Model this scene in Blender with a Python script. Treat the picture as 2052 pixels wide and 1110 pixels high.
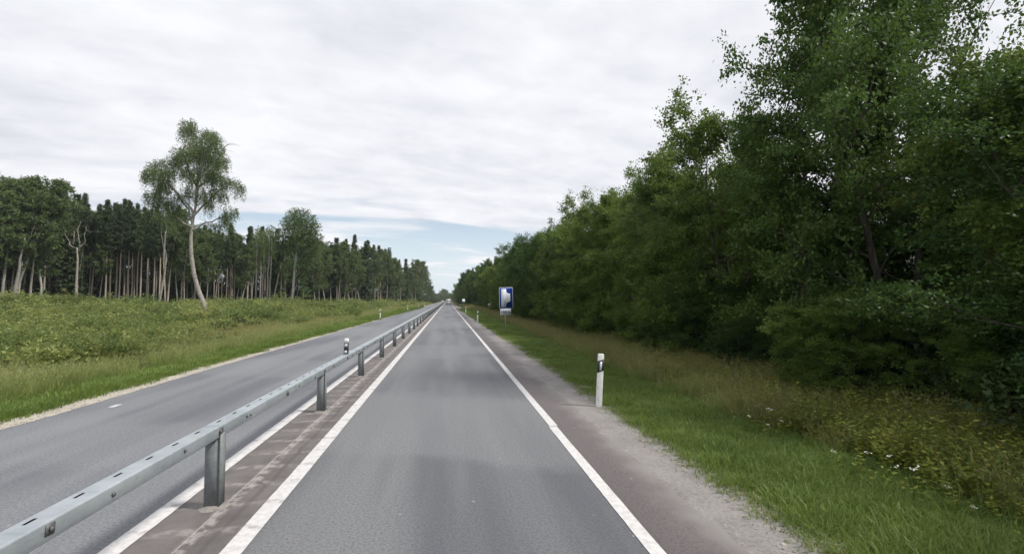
import bpy, math, random
import numpy as np

for _o in list(bpy.data.objects):
    bpy.data.objects.remove(_o, do_unlink=True)
SC = bpy.context.scene
COL = SC.collection
R = math.radians

# ------------------------------------------------------------------ camera
FPX, CXP, CYP = 960.0, 1026.0, 555.0          # the photograph is 2052 x 1110
YAW, PITCH, CAMZ = R(7.653), R(2.744), 2.05
cam_d = bpy.data.cameras.new('camera')
cam = bpy.data.objects.new('camera', cam_d)
COL.objects.link(cam)
cam.location = (0, 0, CAMZ)
cam.rotation_euler = (R(90) + PITCH, 0, -YAW)
cam_d.sensor_width = 36
cam_d.lens = FPX / 2052 * 36
cam_d.clip_start = 0.05
cam_d.clip_end = 6000
SC.camera = cam

# ------------------------------------------------------------------ sky
SUN_EL, SUN_AZ = R(52), math.atan2(0.95, -0.27)   # sun to the right and a little behind the camera
world = bpy.data.worlds.new('World')
SC.world = world
world.use_nodes = True


class NT:
    """small helper around a node tree"""
    def __init__(s, tree):
        s.t = tree; s.n = tree.nodes; s.l = tree.links
        s.n.clear()

    def add(s, typ, **kw):
        nd = s.n.new(typ)
        for k, v in kw.items():
            setattr(nd, k, v)
        return nd

    def put(s, sock, v):
        if v is None:
            return
        if isinstance(v, bpy.types.NodeSocket):
            s.l.new(v, sock)
        else:
            sock.default_value = v

    def math(s, op, a, b=None, c=None, clamp=False):
        nd = s.add('ShaderNodeMath', operation=op, use_clamp=clamp)
        s.put(nd.inputs[0], a); s.put(nd.inputs[1], b); s.put(nd.inputs[2], c)
        return nd.outputs[0]

    def mix(s, f, a, b, blend='MIX'):
        nd = s.add('ShaderNodeMix', data_type='RGBA', blend_type=blend)
        s.put(nd.inputs[0], f)
        for i, v in ((6, a), (7, b)):
            if isinstance(v, tuple) and len(v) == 3:
                v = v + (1,)
            s.put(nd.inputs[i], v)
        return nd.outputs[2]

    def noise(s, vec, scale, detail=4, rough=.5, dist=0):
        nd = s.add('ShaderNodeTexNoise')
        if vec is not None:
            s.l.new(vec, nd.inputs['Vector'])
        nd.inputs['Scale'].default_value = scale
        nd.inputs['Detail'].default_value = detail
        nd.inputs['Roughness'].default_value = rough
        nd.inputs['Distortion'].default_value = dist
        return nd.outputs['Fac']

    def ramp(s, f, *stops, interp='LINEAR'):
        nd = s.add('ShaderNodeValToRGB')
        cr = nd.color_ramp; cr.interpolation = interp
        while len(cr.elements) < len(stops):
            cr.elements.new(0.5)
        for e, (p, c) in zip(cr.elements, stops):
            e.position = p
            e.color = (c, c, c, 1) if not isinstance(c, tuple) else (c + (1,))
        s.l.new(f, nd.inputs[0])
        return nd.outputs[0]

    def step(s, v, lo, hi):
        nd = s.add('ShaderNodeMapRange', interpolation_type='SMOOTHSTEP')
        s.put(nd.inputs[0], v); nd.inputs[1].default_value = lo; nd.inputs[2].default_value = hi
        return nd.outputs[0]

    def scale(s, vec, v3):
        nd = s.add('ShaderNodeVectorMath', operation='MULTIPLY')
        s.l.new(vec, nd.inputs[0]); nd.inputs[1].default_value = v3
        return nd.outputs[0]


SKY_OFF = (3.4, 5.3, 1.1)


def build_sky():
    w = NT(world.node_tree)
    tc = w.add('ShaderNodeTexCoord').outputs['Generated']
    sky = w.add('ShaderNodeTexSky', sky_type='NISHITA')
    sky.sun_disc = False
    sky.sun_elevation = SUN_EL
    sky.sun_rotation = math.atan2(0.95, -0.27)
    sky.air_density = 1.0; sky.dust_density = 1.2; sky.ozone_density = 1.5
    sep = w.add('ShaderNodeSeparateXYZ'); w.l.new(tc, sep.inputs[0])
    x, y, z = sep.outputs
    zc = w.math('MAXIMUM', z, 0.0)
    zz = w.math('ADD', zc, 0.13)
    comb = w.add('ShaderNodeCombineXYZ')
    w.l.new(w.math('DIVIDE', x, zz), comb.inputs[0])
    w.l.new(w.math('DIVIDE', y, zz), comb.inputs[1])
    p = comb.outputs[0]
    pr = w.add('ShaderNodeVectorRotate', rotation_type='Z_AXIS'); pr.inputs['Angle'].default_value = R(-14)
    w.l.new(p, pr.inputs['Vector'])
    off = w.add('ShaderNodeVectorMath', operation='ADD')
    w.l.new(pr.outputs[0], off.inputs[0]); off.inputs[1].default_value = SKY_OFF
    pv = off.outputs[0]
    big = w.noise(w.scale(pv, (.7, 1.0, 1)), .62, 3, .5, .3)
    mid = w.noise(w.scale(pv, (.75, 1.25, 1)), 1.5, 4, .5, .4)
    fine = w.noise(w.scale(pv, (.9, 1.2, 1)), 5.2, 4, .55, .3)
    rows = w.noise(w.scale(pv, (.45, 1.9, 1)), 1.7, 3, .45, .35)
    # brightness of the deck: soft, lumpy stratocumulus
    dens = w.math('ADD', w.math('MULTIPLY', mid, .40), w.math('MULTIPLY', fine, .34))
    dens = w.math('ADD', dens, w.math('MULTIPLY', rows, .26))
    shade = w.ramp(dens, (.36, (5.75, 5.9, 6.4)), (.48, (6.75, 6.85, 7.25)), (.60, (7.55, 7.62, 7.9)))
    # openings: few high up, streaks low down, clear pale band just above the horizon
    cov = w.math('ADD', w.math('MULTIPLY', mid, .50), w.math('MULTIPLY', big, .50))
    cov = w.math('ADD', w.math('MULTIPLY', cov, .66), w.math('MULTIPLY', rows, .34))
    thr = w.ramp(z, (0.0, .62), (.05, .56), (.10, .490), (.15, .460), (.20, .385), (.27, .335), (.36, .345), (1.0, .335))
    diff = w.math('SUBTRACT', cov, thr)
    mask = w.step(diff, -.05, .06)
    clear = w.mix(w.math('MULTIPLY', w.step(zc, .30, 0.0), .85), sky.outputs[0], (6.5, 7.3, 7.9))
    col = w.mix(mask, clear, shade)
    bg = w.add('ShaderNodeBackground'); bg.inputs['Strength'].default_value = .10
    w.l.new(col, bg.inputs['Color'])
    out = w.add('ShaderNodeOutputWorld')
    w.l.new(bg.outputs[0], out.inputs['Surface'])


build_sky()

sun_d = bpy.data.lights.new('sun', 'SUN')
sun_d.energy = 3.0
sun_d.angle = R(8)
sun_d.color = (1.0, .95, .88)
sun = bpy.data.objects.new('sun', sun_d)
COL.objects.link(sun)
sd = np.array([0.95, -0.27]) / math.hypot(.95, .27)
from mathutils import Vector
sun_dir = Vector((sd[0] * math.cos(SUN_EL), sd[1] * math.cos(SUN_EL), math.sin(SUN_EL)))
sun.rotation_euler = sun_dir.to_track_quat('Z', 'Y').to_euler()
sun.location = (30, -20, 60)

vs = SC.view_settings
SC.display_settings.display_device = 'sRGB'
vs.view_transform = 'Standard'; vs.look = 'None'; vs.exposure = 0.37; vs.gamma = 1.0; vs.use_curve_mapping = False
SC.render.engine = 'CYCLES'
cy = SC.cycles
cy.use_denoising = True
cy.use_adaptive_sampling = True; cy.adaptive_threshold = .025
cy.max_bounces = 4; cy.diffuse_bounces = 2; cy.glossy_bounces = 1; cy.transmission_bounces = 2; cy.transparent_max_bounces = 4
cy.caustics_reflective = False; cy.caustics_refractive = False

# ------------------------------------------------------------------ helpers
rng = np.random.default_rng(7)
_f = np.array([math.sin(YAW), math.cos(YAW)])
_r = np.array([math.cos(YAW), -math.sin(YAW)])


def along(px, depth):
    """ground X, Y in the direction of a picture column, at a distance in front of the camera"""
    v = depth * (_f + _r * (px - CXP) / FPX)
    return float(v[0]), float(v[1])


def smooth(a, b, v):
    t = np.clip((v - a) / (b - a), 0, 1)
    return t * t * (3 - 2 * t)


def gz(X, Y):
    X = np.asarray(X, float); Y = np.asarray(Y, float)
    zr = np.interp(X, [-7.75, -7.0, 0, 2.6, 3.3, 6.6, 7.6, 9.6, 30, 4000], [-.07, -.03, -.05, -.045, -.06, -.46, -.55, -.30, -.1, 0])
    zl = np.interp(-X, [7.75, 9.2, 12.0, 14.5, 22, 60, 90, 4000], [-.07, -.22, -.48, -.55, -.45, .20, .5, .6])
    z = np.where(X < -7.75, zl, zr)
    w = smooth(8, 16, np.abs(X + 1.5))
    z = z + w * (.10 * np.sin(X * .31 + 1.3) * np.sin(Y * .23 + .4) + .06 * np.sin(X * .83 + Y * .57))
    return z


def gzf(x, y):
    return float(gz(x, y))


MATS = {}


def mat(name):
    m = bpy.data.materials.new(name)
    m.use_nodes = True
    MATS[name] = m
    t = NT(m.node_tree)
    out = t.add('ShaderNodeOutputMaterial')
    return m, t, out


def principled(t, out, col, rough=.6, spec=.5, metal=0.0, normal=None):
    b = t.add('ShaderNodeBsdfPrincipled')
    if isinstance(col, tuple) and len(col) == 3:
        col = col + (1,)
    t.put(b.inputs['Base Color'], col)
    t.put(b.inputs['Roughness'], rough)
    t.put(b.inputs['Metallic'], metal)
    t.put(b.inputs['Specular IOR Level'], spec)
    if normal is not None:
        t.l.new(normal, b.inputs['Normal'])
    t.l.new(b.outputs[0], out.inputs['Surface'])
    return b


def bump(t, h, strength, dist):
    nd = t.add('ShaderNodeBump')
    nd.inputs['Strength'].default_value = strength
    nd.inputs['Distance'].default_value = dist
    t.l.new(h, nd.inputs['Height'])
    return nd.outputs[0]


def simple(name, col, rough=.6, spec=.5, metal=0.0, grime=0.0, gscale=6):
    m, t, out = mat(name)
    c = col + (1,)
    if grime:
        g = t.add('ShaderNodeNewGeometry').outputs['Position']
        n = t.noise(g, gscale, 5, .6)
        c = t.mix(t.step(n, .40, .72), c, tuple(v * (1 - grime) for v in col))
    principled(t, out, c, rough, spec, metal)
    return m


def link(o, parent=None, label=None, cat=None, group=None, kind=None):
    COL.objects.link(o)
    if parent is not None:
        o.parent = parent
    if label: o['label'] = label
    if cat: o['category'] = cat
    if group: o['group'] = group
    if kind: o['kind'] = kind
    return o


def empty(name, loc, rz=0.0, **kw):
    o = bpy.data.objects.new(name, None)
    o.empty_display_size = .2
    o.location = loc; o.rotation_euler = (0, 0, rz)
    return link(o, **kw)


class MB:
    """collects geometry; faces are kept as quad / tri arrays"""
    def __init__(s):
        s.v = []; s.q = []; s.t = []; s.ng = []; s.n = 0; s.tint = []; s.mi = []

    def add(s, V, Q=None, T=None, N=None, tint=.5):
        V = np.asarray(V, float).reshape(-1, 3)
        if Q is not None and len(Q): s.q.append(np.asarray(Q, int) + s.n)
        if T is not None and len(T): s.t.append(np.asarray(T, int) + s.n)
        if N is not None: s.ng += [[i + s.n for i in f] for f in N]
        s.v.append(V)
        s.tint.append(np.broadcast_to(np.asarray(tint, float), (len(V),)))
        s.n += len(V)
        return s

    def box(s, a, b):
        x0, y0, z0 = a; x1, y1, z1 = b
        V = [(x0, y0, z0), (x1, y0, z0), (x1, y1, z0), (x0, y1, z0), (x0, y0, z1), (x1, y0, z1), (x1, y1, z1), (x0, y1, z1)]
        return s.add(V, Q=[(0, 3, 2, 1), (4, 5, 6, 7), (0, 1, 5, 4), (1, 2, 6, 5), (2, 3, 7, 6), (3, 0, 4, 7)])

    def prism(s, poly, axis, a, b):
        """poly in the two other axes, extruded along axis from a to b"""
        n = len(poly)
        def pt(p, h):
            if axis == 'y': return (p[0], h, p[1])
            if axis == 'x': return (h, p[0], p[1])
            return (p[0], p[1], h)
        V = [pt(p, a) for p in poly] + [pt(p, b) for p in poly]
        Q = [(i, (i + 1) % n, n + (i + 1) % n, n + i) for i in range(n)]
        return s.add(V, Q=Q, N=[list(range(n))[::-1], list(range(n, 2 * n))])

    def tube(s, path, rad, sides=7, cap=True, tint=.5):
        path = np.asarray(path, float); k = len(path)
        rad = np.broadcast_to(np.asarray(rad, float), (k,))
        tan = np.gradient(path, axis=0)
        tan /= np.linalg.norm(tan, axis=1)[:, None] + 1e-9
        ref = np.array([1, 0, 0]) if abs(tan[0, 0]) < .8 else np.array([0, 1, 0])
        b = np.cross(tan, ref); b /= np.linalg.norm(b, axis=1)[:, None] + 1e-9
        c = np.cross(tan, b)
        a = np.arange(sides) / sides * 2 * math.pi
        V = path[:, None, :] + rad[:, None, None] * (np.cos(a)[None, :, None] * b[:, None, :] + np.sin(a)[None, :, None] * c[:, None, :])
        i = np.arange(k - 1)[:, None] * sides; j = np.arange(sides)[None, :]; j2 = (j + 1) % sides
        Q = np.stack([i + j, i + j2, i + sides + j2, i + sides + j], -1).reshape(-1, 4)
        N = [list(range(sides))[::-1], [(k - 1) * sides + q for q in range(sides)]] if cap else None
        return s.add(V.reshape(-1, 3), Q=Q, N=N, tint=tint)

    def leaves(s, P, A, Nn, size, width=.62, tint=.5, fold=.08):
        """diamond leaf faces: base P, axis A, normal Nn (n,3)"""
        n = len(P)
        size = np.broadcast_to(np.asarray(size, float), (n,))[:, None]
        B = np.cross(Nn, A); B /= np.linalg.norm(B, axis=1)[:, None] + 1e-9
        N2 = np.cross(A, B)
        m = P + A * size * .45 - N2 * size * fold
        V = np.stack([P, m + B * size * width * .5, P + A * size, m - B * size * width * .5], 1).reshape(-1, 3)
        Q = np.arange(n * 4).reshape(-1, 4)
        return s.add(V, Q=Q, tint=np.repeat(np.broadcast_to(np.asarray(tint, float), (n,)), 4))

    def mesh(s, name, m, smooth_=False):
        me = bpy.data.meshes.new(name)
        V = np.concatenate(s.v) if s.v else np.zeros((0, 3))
        q = np.concatenate(s.q) if s.q else np.zeros((0, 4), int)
        t = np.concatenate(s.t) if s.t else np.zeros((0, 3), int)
        ng = s.ng
        loops = np.concatenate([q.ravel(), t.ravel(), np.array([i for f in ng for i in f], int)]).astype(np.int32)
        tot = np.concatenate([np.full(len(q), 4), np.full(len(t), 3), np.array([len(f) for f in ng], int)]).astype(np.int32)
        st = np.concatenate([[0], np.cumsum(tot)[:-1]]).astype(np.int32) if len(tot) else np.zeros(0, np.int32)
        me.vertices.add(len(V)); me.vertices.foreach_set('co', V.astype(np.float32).ravel())
        me.loops.add(len(loops)); me.loops.foreach_set('vertex_index', loops)
        me.polygons.add(len(tot)); me.polygons.foreach_set('loop_start', st)
        me.polygons.foreach_set('loop_total', tot)
        me.update(calc_edges=True); me.validate()
        at = me.attributes.new('tint', 'FLOAT', 'POINT')
        tn = np.concatenate(s.tint).astype(np.float32)
        if len(tn) == len(me.vertices): at.data.foreach_set('value', tn)
        if smooth_:
            me.polygons.foreach_set('use_smooth', np.ones(len(me.polygons), bool))
        if m is not None:
            me.materials.append(m)
        return me

    def obj(s, name, m, parent=None, smooth_=False, **kw):
        return link(bpy.data.objects.new(name, s.mesh(name, m, smooth_)), parent, **kw)


def inst(name, me, parent=None, **kw):
    return link(bpy.data.objects.new(name, me), parent, **kw)


def unit(v):
    return v / (np.linalg.norm(v, axis=-1, keepdims=True) + 1e-9)


def dup(root, loc, rz=0.0, tilt=(0, 0), scale=None, **kw):
    c = root.copy(); c.location = loc; c.rotation_euler = (tilt[0], tilt[1], rz)
    if scale is not None: c.scale = scale
    COL.objects.link(c)
    for k, v in kw.items(): c[{'cat': 'category'}.get(k, k)] = v
    for ch in root.children:
        d = ch.copy(); d.parent = c; COL.objects.link(d)
        for g in ch.children:
            e = g.copy(); e.parent = d; COL.objects.link(e)
    return c


# ------------------------------------------------------------------ materials
def wpos(t):
    return t.add('ShaderNodeNewGeometry').outputs['Position']


def xyz(t, v):
    s = t.add('ShaderNodeSeparateXYZ'); t.l.new(v, s.inputs[0]); return s.outputs


def asphalt(name, c_dark, c_light, rut=None, dust=None, pale_bands=()):
    m, t, out = mat(name)
    P = wpos(t); x, y, z = xyz(t, P)
    streak = t.noise(t.scale(P, (1.7, .10, 1)), 1.0, 4, .55)
    blotch = t.noise(t.scale(P, (.60, .07, 1)), 1.0, 3, .5, .3)
    speck = t.noise(P, 95, 2, .65)
    agg = t.noise(P, 38, 3, .7)
    f = t.math('ADD', t.math('MULTIPLY', streak, .5), t.math('MULTIPLY', blotch, .5))
    f = t.step(f, .40, .60)
    c = t.mix(f, c_dark, c_light)
    if rut is not None:                      # paler polished wheel tracks
        for xc in rut:
            d = t.math('ABSOLUTE', t.math('SUBTRACT', x, xc))
            k = t.math('MULTIPLY', t.step(d, .42, .05), t.math('MULTIPLY', t.noise(t.scale(P, (.5, .12, 1)), 1.0, 3), .42))
            c = t.mix(k, c, tuple(v * 1.22 for v in c_light))
    if pale_bands:  # paler slanted bands across the lane, with uneven edges
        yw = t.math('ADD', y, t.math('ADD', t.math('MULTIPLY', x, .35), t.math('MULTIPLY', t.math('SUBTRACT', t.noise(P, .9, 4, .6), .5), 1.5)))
        for (ya, yb, amt) in pale_bands:
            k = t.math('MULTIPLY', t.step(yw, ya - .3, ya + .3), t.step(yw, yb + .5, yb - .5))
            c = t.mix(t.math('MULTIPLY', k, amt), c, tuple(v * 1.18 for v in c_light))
    c = t.mix(t.math('MULTIPLY', t.step(speck, .52, .74), .40), c, tuple(min(1, v * 1.9) for v in c_light))
    c = t.mix(t.math('MULTIPLY', t.step(agg, .60, .34), .55), c, tuple(v * .5 for v in c_dark))
    # loose chips of light stone
    vor = t.add('ShaderNodeTexVoronoi'); vor.inputs['Scale'].default_value = 3.1
    t.l.new(P, vor.inputs['Vector'])
    c = t.mix(t.math('MULTIPLY', t.step(vor.outputs['Distance'], .060, .03), .55), c, (.40, .39, .36))
    # tar sealed cracks
    cw = t.noise(t.scale(P, (.9, .5, 1)), 1.0, 5, .6)
    cr = t.math('ABSOLUTE', t.math('SUBTRACT', cw, .5))
    cm = t.math('MULTIPLY', t.step(cr, .0035, .0012), t.step(t.noise(P, .21, 2), .60, .66))
    c = t.mix(t.math('MULTIPLY', cm, .6), c, tuple(v * .4 for v in c_dark))
    if dust is not None:      # fines blown in from the gravel edge
        xx = t.math('ADD', x, t.math('MULTIPLY', t.math('SUBTRACT', t.noise(P, 1.1, 4, .6), .5), .85))
        c = t.mix(t.math('MULTIPLY', t.step(xx, *dust), .9), c, (.235, .222, .214))
    rough = t.math('ADD', .52, t.math('MULTIPLY', streak, .22))
    nrm = bump(t, t.math('ADD', speck, agg), .35, .006)
    principled(t, out, c, rough, .42, 0, nrm)
    return m


M_ROAD = asphalt('asphalt_lane', (.096, .101, .112), (.172, .177, .184), rut=(-.80, .80), pale_bands=((6.3, 10.6, .55), (17, 22, .35), (36, 52, .3)))
M_ROADL = asphalt('asphalt_oncoming', (.108, .113, .127), (.188, .195, .207), rut=(-3.9, -5.5), pale_bands=((5.0, 7.2, .45), (12, 15.5, .4), (27, 36, .35)))
M_SHLD = asphalt('asphalt_shoulder', (.100, .086, .089), (.140, .122, .123), dust=(2.02, 2.62))


def median_mat():
    m, t, out = mat('median_asphalt')
    P = wpos(t); x, y, z = xyz(t, P)
    n = t.noise(P, 2.2, 5, .6); sp = t.noise(P, 95, 2, .6); n2 = t.noise(P, 9, 4, .65)
    c = t.mix(t.step(n, .3, .7), (.098, .088, .088), (.150, .136, .135))
    c = t.mix(t.math('MULTIPLY', t.step(sp, .5, .75), .3), c, (.27, .25, .24))
    # dust lying in the milled rumble grooves, 0.56 m apart
    yj = t.math('ADD', y, t.math('MULTIPLY', t.noise(P, 3.0, 2), .16))
    fr = t.math('ABSOLUTE', t.math('SUBTRACT', t.math('FRACT', t.math('DIVIDE', yj, .56)), .5))
    g = t.math('MULTIPLY', t.step(fr, .20, .04), t.step(n2, .36, .66))
    xm = t.step(t.math('ABSOLUTE', t.math('ADD', x, 2.22)), .60, .12)
    c = t.mix(t.math('MULTIPLY', t.math('MULTIPLY', g, xm), .85), c, (.30, .275, .265))
    # pale sawn joint with washed-out fines under the rail
    xw = t.math('ADD', x, t.math('MULTIPLY', t.math('SUBTRACT', t.noise(P, 1.6, 3), .5), .10))
    d = t.math('ABSOLUTE', t.math('ADD', xw, 2.16))
    j = t.math('MULTIPLY', t.step(d, .085, .02), t.step(n2, .40, .60))
    c = t.mix(t.math('MULTIPLY', j, .75), c, (.36, .34, .325))
    d2 = t.math('ABSOLUTE', t.math('ADD', x, 2.20))
    c = t.mix(t.math('MULTIPLY', t.step(d2, .008, .003), .7), c, (.42, .40, .38))
    d3 = t.math('ABSOLUTE', t.math('ADD', xw, 1.98))
    c = t.mix(t.math('MULTIPLY', t.step(d3, .05, .0), .55), c, (.075, .066, .066))
    nrm = bump(t, t.math('ADD', sp, t.math('MULTIPLY', g, -1.5)), .35, .008)
    principled(t, out, c, .72, .35, 0, nrm)
    return m


M_MED = median_mat()


def paint_mat(name, rumble):
    m, t, out = mat(name)
    P = wpos(t); x, y, z = xyz(t, P)
    n = t.noise(P, 14, 5, .65); n1 = t.noise(P, 3, 3, .5)
    c = t.mix(t.step(n, .35, .75), (.60, .59, .585), (.46, .445, .44))
    c = t.mix(t.math('MULTIPLY', t.step(n, .66, .76), .7), c, (.2, .19, .19))
    c = t.mix(t.math('MULTIPLY', t.step(n1, .55, .8), .35), c, (.40, .37, .36))
    if rumble:
        yj = t.math('ADD', y, t.math('MULTIPLY', t.noise(P, 2.2, 2), .10))
        fr = t.math('ABSOLUTE', t.math('SUBTRACT', t.math('FRACT', t.math('DIVIDE', yj, .56)), .5))
        g = t.math('MULTIPLY', t.step(fr, .12, .03), t.step(t.noise(P, 11, 3, .6), .40, .62))
        c = t.mix(t.math('MULTIPLY', g, .75), c, (.27, .25, .245))
    principled(t, out, c, .6, .4)
    return m


M_LINE = paint_mat('line_paint', False)
M_LINER = paint_mat('line_paint_rumble', True)


def gravel_mat(name, a, b):
    m, t, out = mat(name)
    P = wpos(t)
    vor = t.add('ShaderNodeTexVoronoi'); vor.inputs['Scale'].default_value = 42
    t.l.new(P, vor.inputs['Vector'])
    sp = xyz(t, vor.outputs['Color'])[0]
    n = t.noise(P, 1.7, 5, .6); n2 = t.noise(P, 14, 4, .6)
    c = t.mix(t.step(n, .3, .7), a, b)
    c = t.mix(t.math('MULTIPLY', sp, .38), c, tuple(v * 1.45 for v in b))
    c = t.mix(t.math('MULTIPLY', t.step(n2, .52, .72), .30), c, tuple(v * .6 for v in a))
    nrm = bump(t, t.math('ADD', vor.outputs['Distance'], n2), .3, .012)
    principled(t, out, c, .9, .2, 0, nrm)
    return m


M_GRAVR = gravel_mat('gravel_grey', (.170, .160, .154), (.240, .227, .219))
M_GRAVL = gravel_mat('gravel_pale', (.29, .265, .22), (.40, .37, .31))


def ground_mat():
    m, t, out = mat('ground_soil_grass')
    P = wpos(t); x, y, z = xyz(t, P)
    n = t.noise(P, .35, 5, .6); n2 = t.noise(P, 5, 5, .7); n3 = t.noise(t.scale(P, (1, .3, 1)), 1.2, 4, .6)
    c = t.mix(t.step(n, .3, .7), (.060, .092, .024), (.105, .125, .040))
    c = t.mix(t.math('MULTIPLY', t.step(n3, .5, .75), .5), c, (.135, .120, .055))
    c = t.mix(t.math('MULTIPLY', t.step(n2, .5, .75), .55), c, (.035, .048, .014))
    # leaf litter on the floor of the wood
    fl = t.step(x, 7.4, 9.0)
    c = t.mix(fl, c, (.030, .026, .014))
    nrm = bump(t, n2, .8, .08)
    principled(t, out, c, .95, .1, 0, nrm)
    return m


M_GROUND = ground_mat()


def leaf_mat(name, dark, mid, light, trans=.30, tcol=None, spec=.25, orand=.5, patchy=0.0):
    """colour varies from leaf to leaf (tint) and from plant to plant (object random)"""
    m, t, out = mat(name)
    at = t.add('ShaderNodeAttribute', attribute_name='tint').outputs['Fac']
    oi = t.add('ShaderNodeObjectInfo').outputs['Random']
    f = t.math('ADD', t.math('MULTIPLY', at, 1 - orand), t.math('MULTIPLY', oi, orand))
    if patchy:      # different species growing in drifts
        pn = t.noise(wpos(t), .21, 4, .62)
        f = t.math('ADD', f, t.math('MULTIPLY', t.math('SUBTRACT', pn, .5), patchy))
    c = t.ramp(f, (.12, dark), (.5, mid), (.88, light))
    b = t.add('ShaderNodeBsdfPrincipled')
    t.l.new(c, b.inputs['Base Color']); b.inputs['Roughness'].default_value = .5
    b.inputs['Specular IOR Level'].default_value = spec
    tr = t.add('ShaderNodeBsdfTranslucent')
    t.l.new(t.mix(.55, c, tcol or tuple(v * 1.6 for v in light)), tr.inputs['Color'])
    mx = t.add('ShaderNodeMixShader'); mx.inputs[0].default_value = trans
    t.l.new(b.outputs[0], mx.inputs[1]); t.l.new(tr.outputs[0], mx.inputs[2])
    t.l.new(mx.outputs[0], out.inputs['Surface'])
    return m


M_LEAF = leaf_mat('alder_leaf', (.022, .054, .012), (.049, .106, .020), (.105, .168, .036), .28, orand=.40)
M_LEAFW = leaf_mat('willow_leaf', (.048, .096, .016), (.100, .164, .028), (.180, .230, .048), .32, orand=.40)
M_BIRCHLEAF = leaf_mat('birch_leaf', (.060, .096, .034), (.102, .146, .050), (.160, .200, .078), .3, orand=.25)
M_ASPEN = leaf_mat('aspen_leaf', (.050, .092, .028), (.088, .142, .044), (.135, .185, .066), .28, orand=.2)
M_NEEDLE = leaf_mat('pine_needle', (.042, .070, .034), (.070, .108, .048), (.108, .145, .062), .2, orand=.45)
M_SPRUCE = leaf_mat('spruce_needle', (.038, .066, .032), (.062, .100, .044), (.098, .135, .058), .18, orand=.45)
M_GRASS = leaf_mat('verge_grass_blade', (.070, .120, .020), (.125, .195, .034), (.195, .255, .065), .32, orand=.45, patchy=.6)
M_DRY = leaf_mat('dry_grass_blade', (.165, .155, .050), (.250, .230, .085), (.340, .305, .140), .25, orand=.45, patchy=.5)
M_TALL = leaf_mat('tall_grass_blade', (.135, .190, .042), (.215, .270, .078), (.310, .340, .130), .32, orand=.5, patchy=.6)
M_HEAD = leaf_mat('grass_head', (.220, .235, .090), (.300, .305, .130), (.380, .365, .180), .3, orand=.5)
M_WEED = leaf_mat('weed_leaf', (.105, .150, .024), (.200, .235, .040), (.310, .315, .065), .3, orand=.5)
M_BRUSH = leaf_mat('brush_leaf', (.056, .100, .026), (.145, .202, .054), (.290, .305, .100), .34, orand=.55, patchy=2.4)
M_UNDER = leaf_mat('undergrowth_leaf', (.018, .040, .011), (.036, .064, .018), (.075, .095, .030), .22, orand=.6, patchy=.5)
M_PETAL = simple('white_petal', (.74, .74, .68), .7, .2)
M_PETALY = simple('yellow_petal', (.55, .42, .05), .7, .2)


def bark_mat(name, a, b, marks=None, hi=None):
    m, t, out = mat(name)
    P = t.add('ShaderNodeTexCoord').outputs['Object']
    x, y, z = xyz(t, P)
    n = t.noise(t.scale(P, (6, 6, 1.2)), 2.0, 5, .65)
    c = t.mix(t.step(n, .32, .68), a, b)
    if hi is not None:      # the papery orange bark of the upper pine stem
        c = t.mix(t.step(z, 7.0, 13.0), c, hi)
    if marks is not None:
        k = t.noise(t.scale(P, (1.2, 1.2, 5)), 1.6, 4, .7)
        c = t.mix(t.math('MULTIPLY', t.step(k, .56, .64), .85), c, marks)
        c = t.mix(t.math('MULTIPLY', t.step(z, 2.6, .4), .65), c, tuple(v * 1.4 for v in marks))
    principled(t, out, c, .88, .2, 0, bump(t, n, .6, .03))
    return m


M_BARK = bark_mat('grey_bark', (.050, .044, .036), (.085, .076, .062))
M_BIRCH = bark_mat('birch_bark', (.37, .345, .31), (.22, .20, .175), marks=(.06, .053, .046))
M_PINE = bark_mat('pine_bark', (.30, .26, .215), (.44, .385, .32), hi=(.46, .36, .27))
M_ASPB = bark_mat('aspen_bark', (.40, .40, .35), (.27, .27, .235), marks=(.11, .105, .09))
M_DEAD = bark_mat('dead_wood', (.36, .33, .29), (.22, .195, .165))


def galv_mat():
    m, t, out = mat('galvanised_steel')
    P = wpos(t)
    vor = t.add('ShaderNodeTexVoronoi'); vor.inputs['Scale'].default_value = 28
    t.l.new(P, vor.inputs['Vector'])
    sp = xyz(t, vor.outputs['Color'])[1]
    n = t.noise(P, 2.5, 5, .6)
    ds = t.noise(t.scale(P, (1, 3, 9)), 3.0, 4, .6)
    c = t.mix(t.step(n, .3, .7), (.33, .375, .40), (.44, .48, .505))
    c = t.mix(t.math('MULTIPLY', sp, .13), c, (.56, .58, .59))
    c = t.mix(t.math('MULTIPLY', t.step(ds, .55, .72), .35), c, (.20, .205, .20))
    principled(t, out, c, t.math('ADD', .42, t.math('MULTIPLY', n, .2)), .5, .55, bump(t, n, .15, .01))
    return m


M_GALV = galv_mat()
M_GALVD = simple('dull_zinc', (.13, .135, .14), .6, .5, .4, grime=.4, gscale=20)
M_POST = simple('zinc_post', (.20, .215, .22), .65, .4, .1, grime=.25, gscale=30)
M_WHITEP = simple('white_plastic', (.76, .76, .73), .45, .5, 0, grime=.18, gscale=7)
M_WHITEC = simple('weathered_cream_plastic', (.62, .63, .50), .5, .5, 0, grime=.2, gscale=7)
M_BLACKP = simple('black_plastic', (.022, .023, .026), .5)
M_REFL = simple('reflector_grey', (.62, .65, .66), .25, .6)
M_BLUE = simple('sign_blue', (.012, .055, .33), .5, .3)
M_SWHITE = simple('sign_white', (.72, .76, .82), .55, .3)
M_SGREY = simple('sign_back_grey', (.40, .43, .42), .5, .5, .3)
M_SBLACK = simple('sign_lettering', (.035, .03, .045), .5)
M_CONC = simple('concrete_collar', (.27, .25, .235), .9, .2, 0, grime=.4, gscale=14)
M_CARW = simple('white_car_paint', (.80, .80, .78), .25, .5)
M_GLASS = simple('dark_car_glass', (.02, .024, .028), .08, .6)
M_TYRE = simple('tyre_rubber', (.02, .02, .02), .85, .2)
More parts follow.
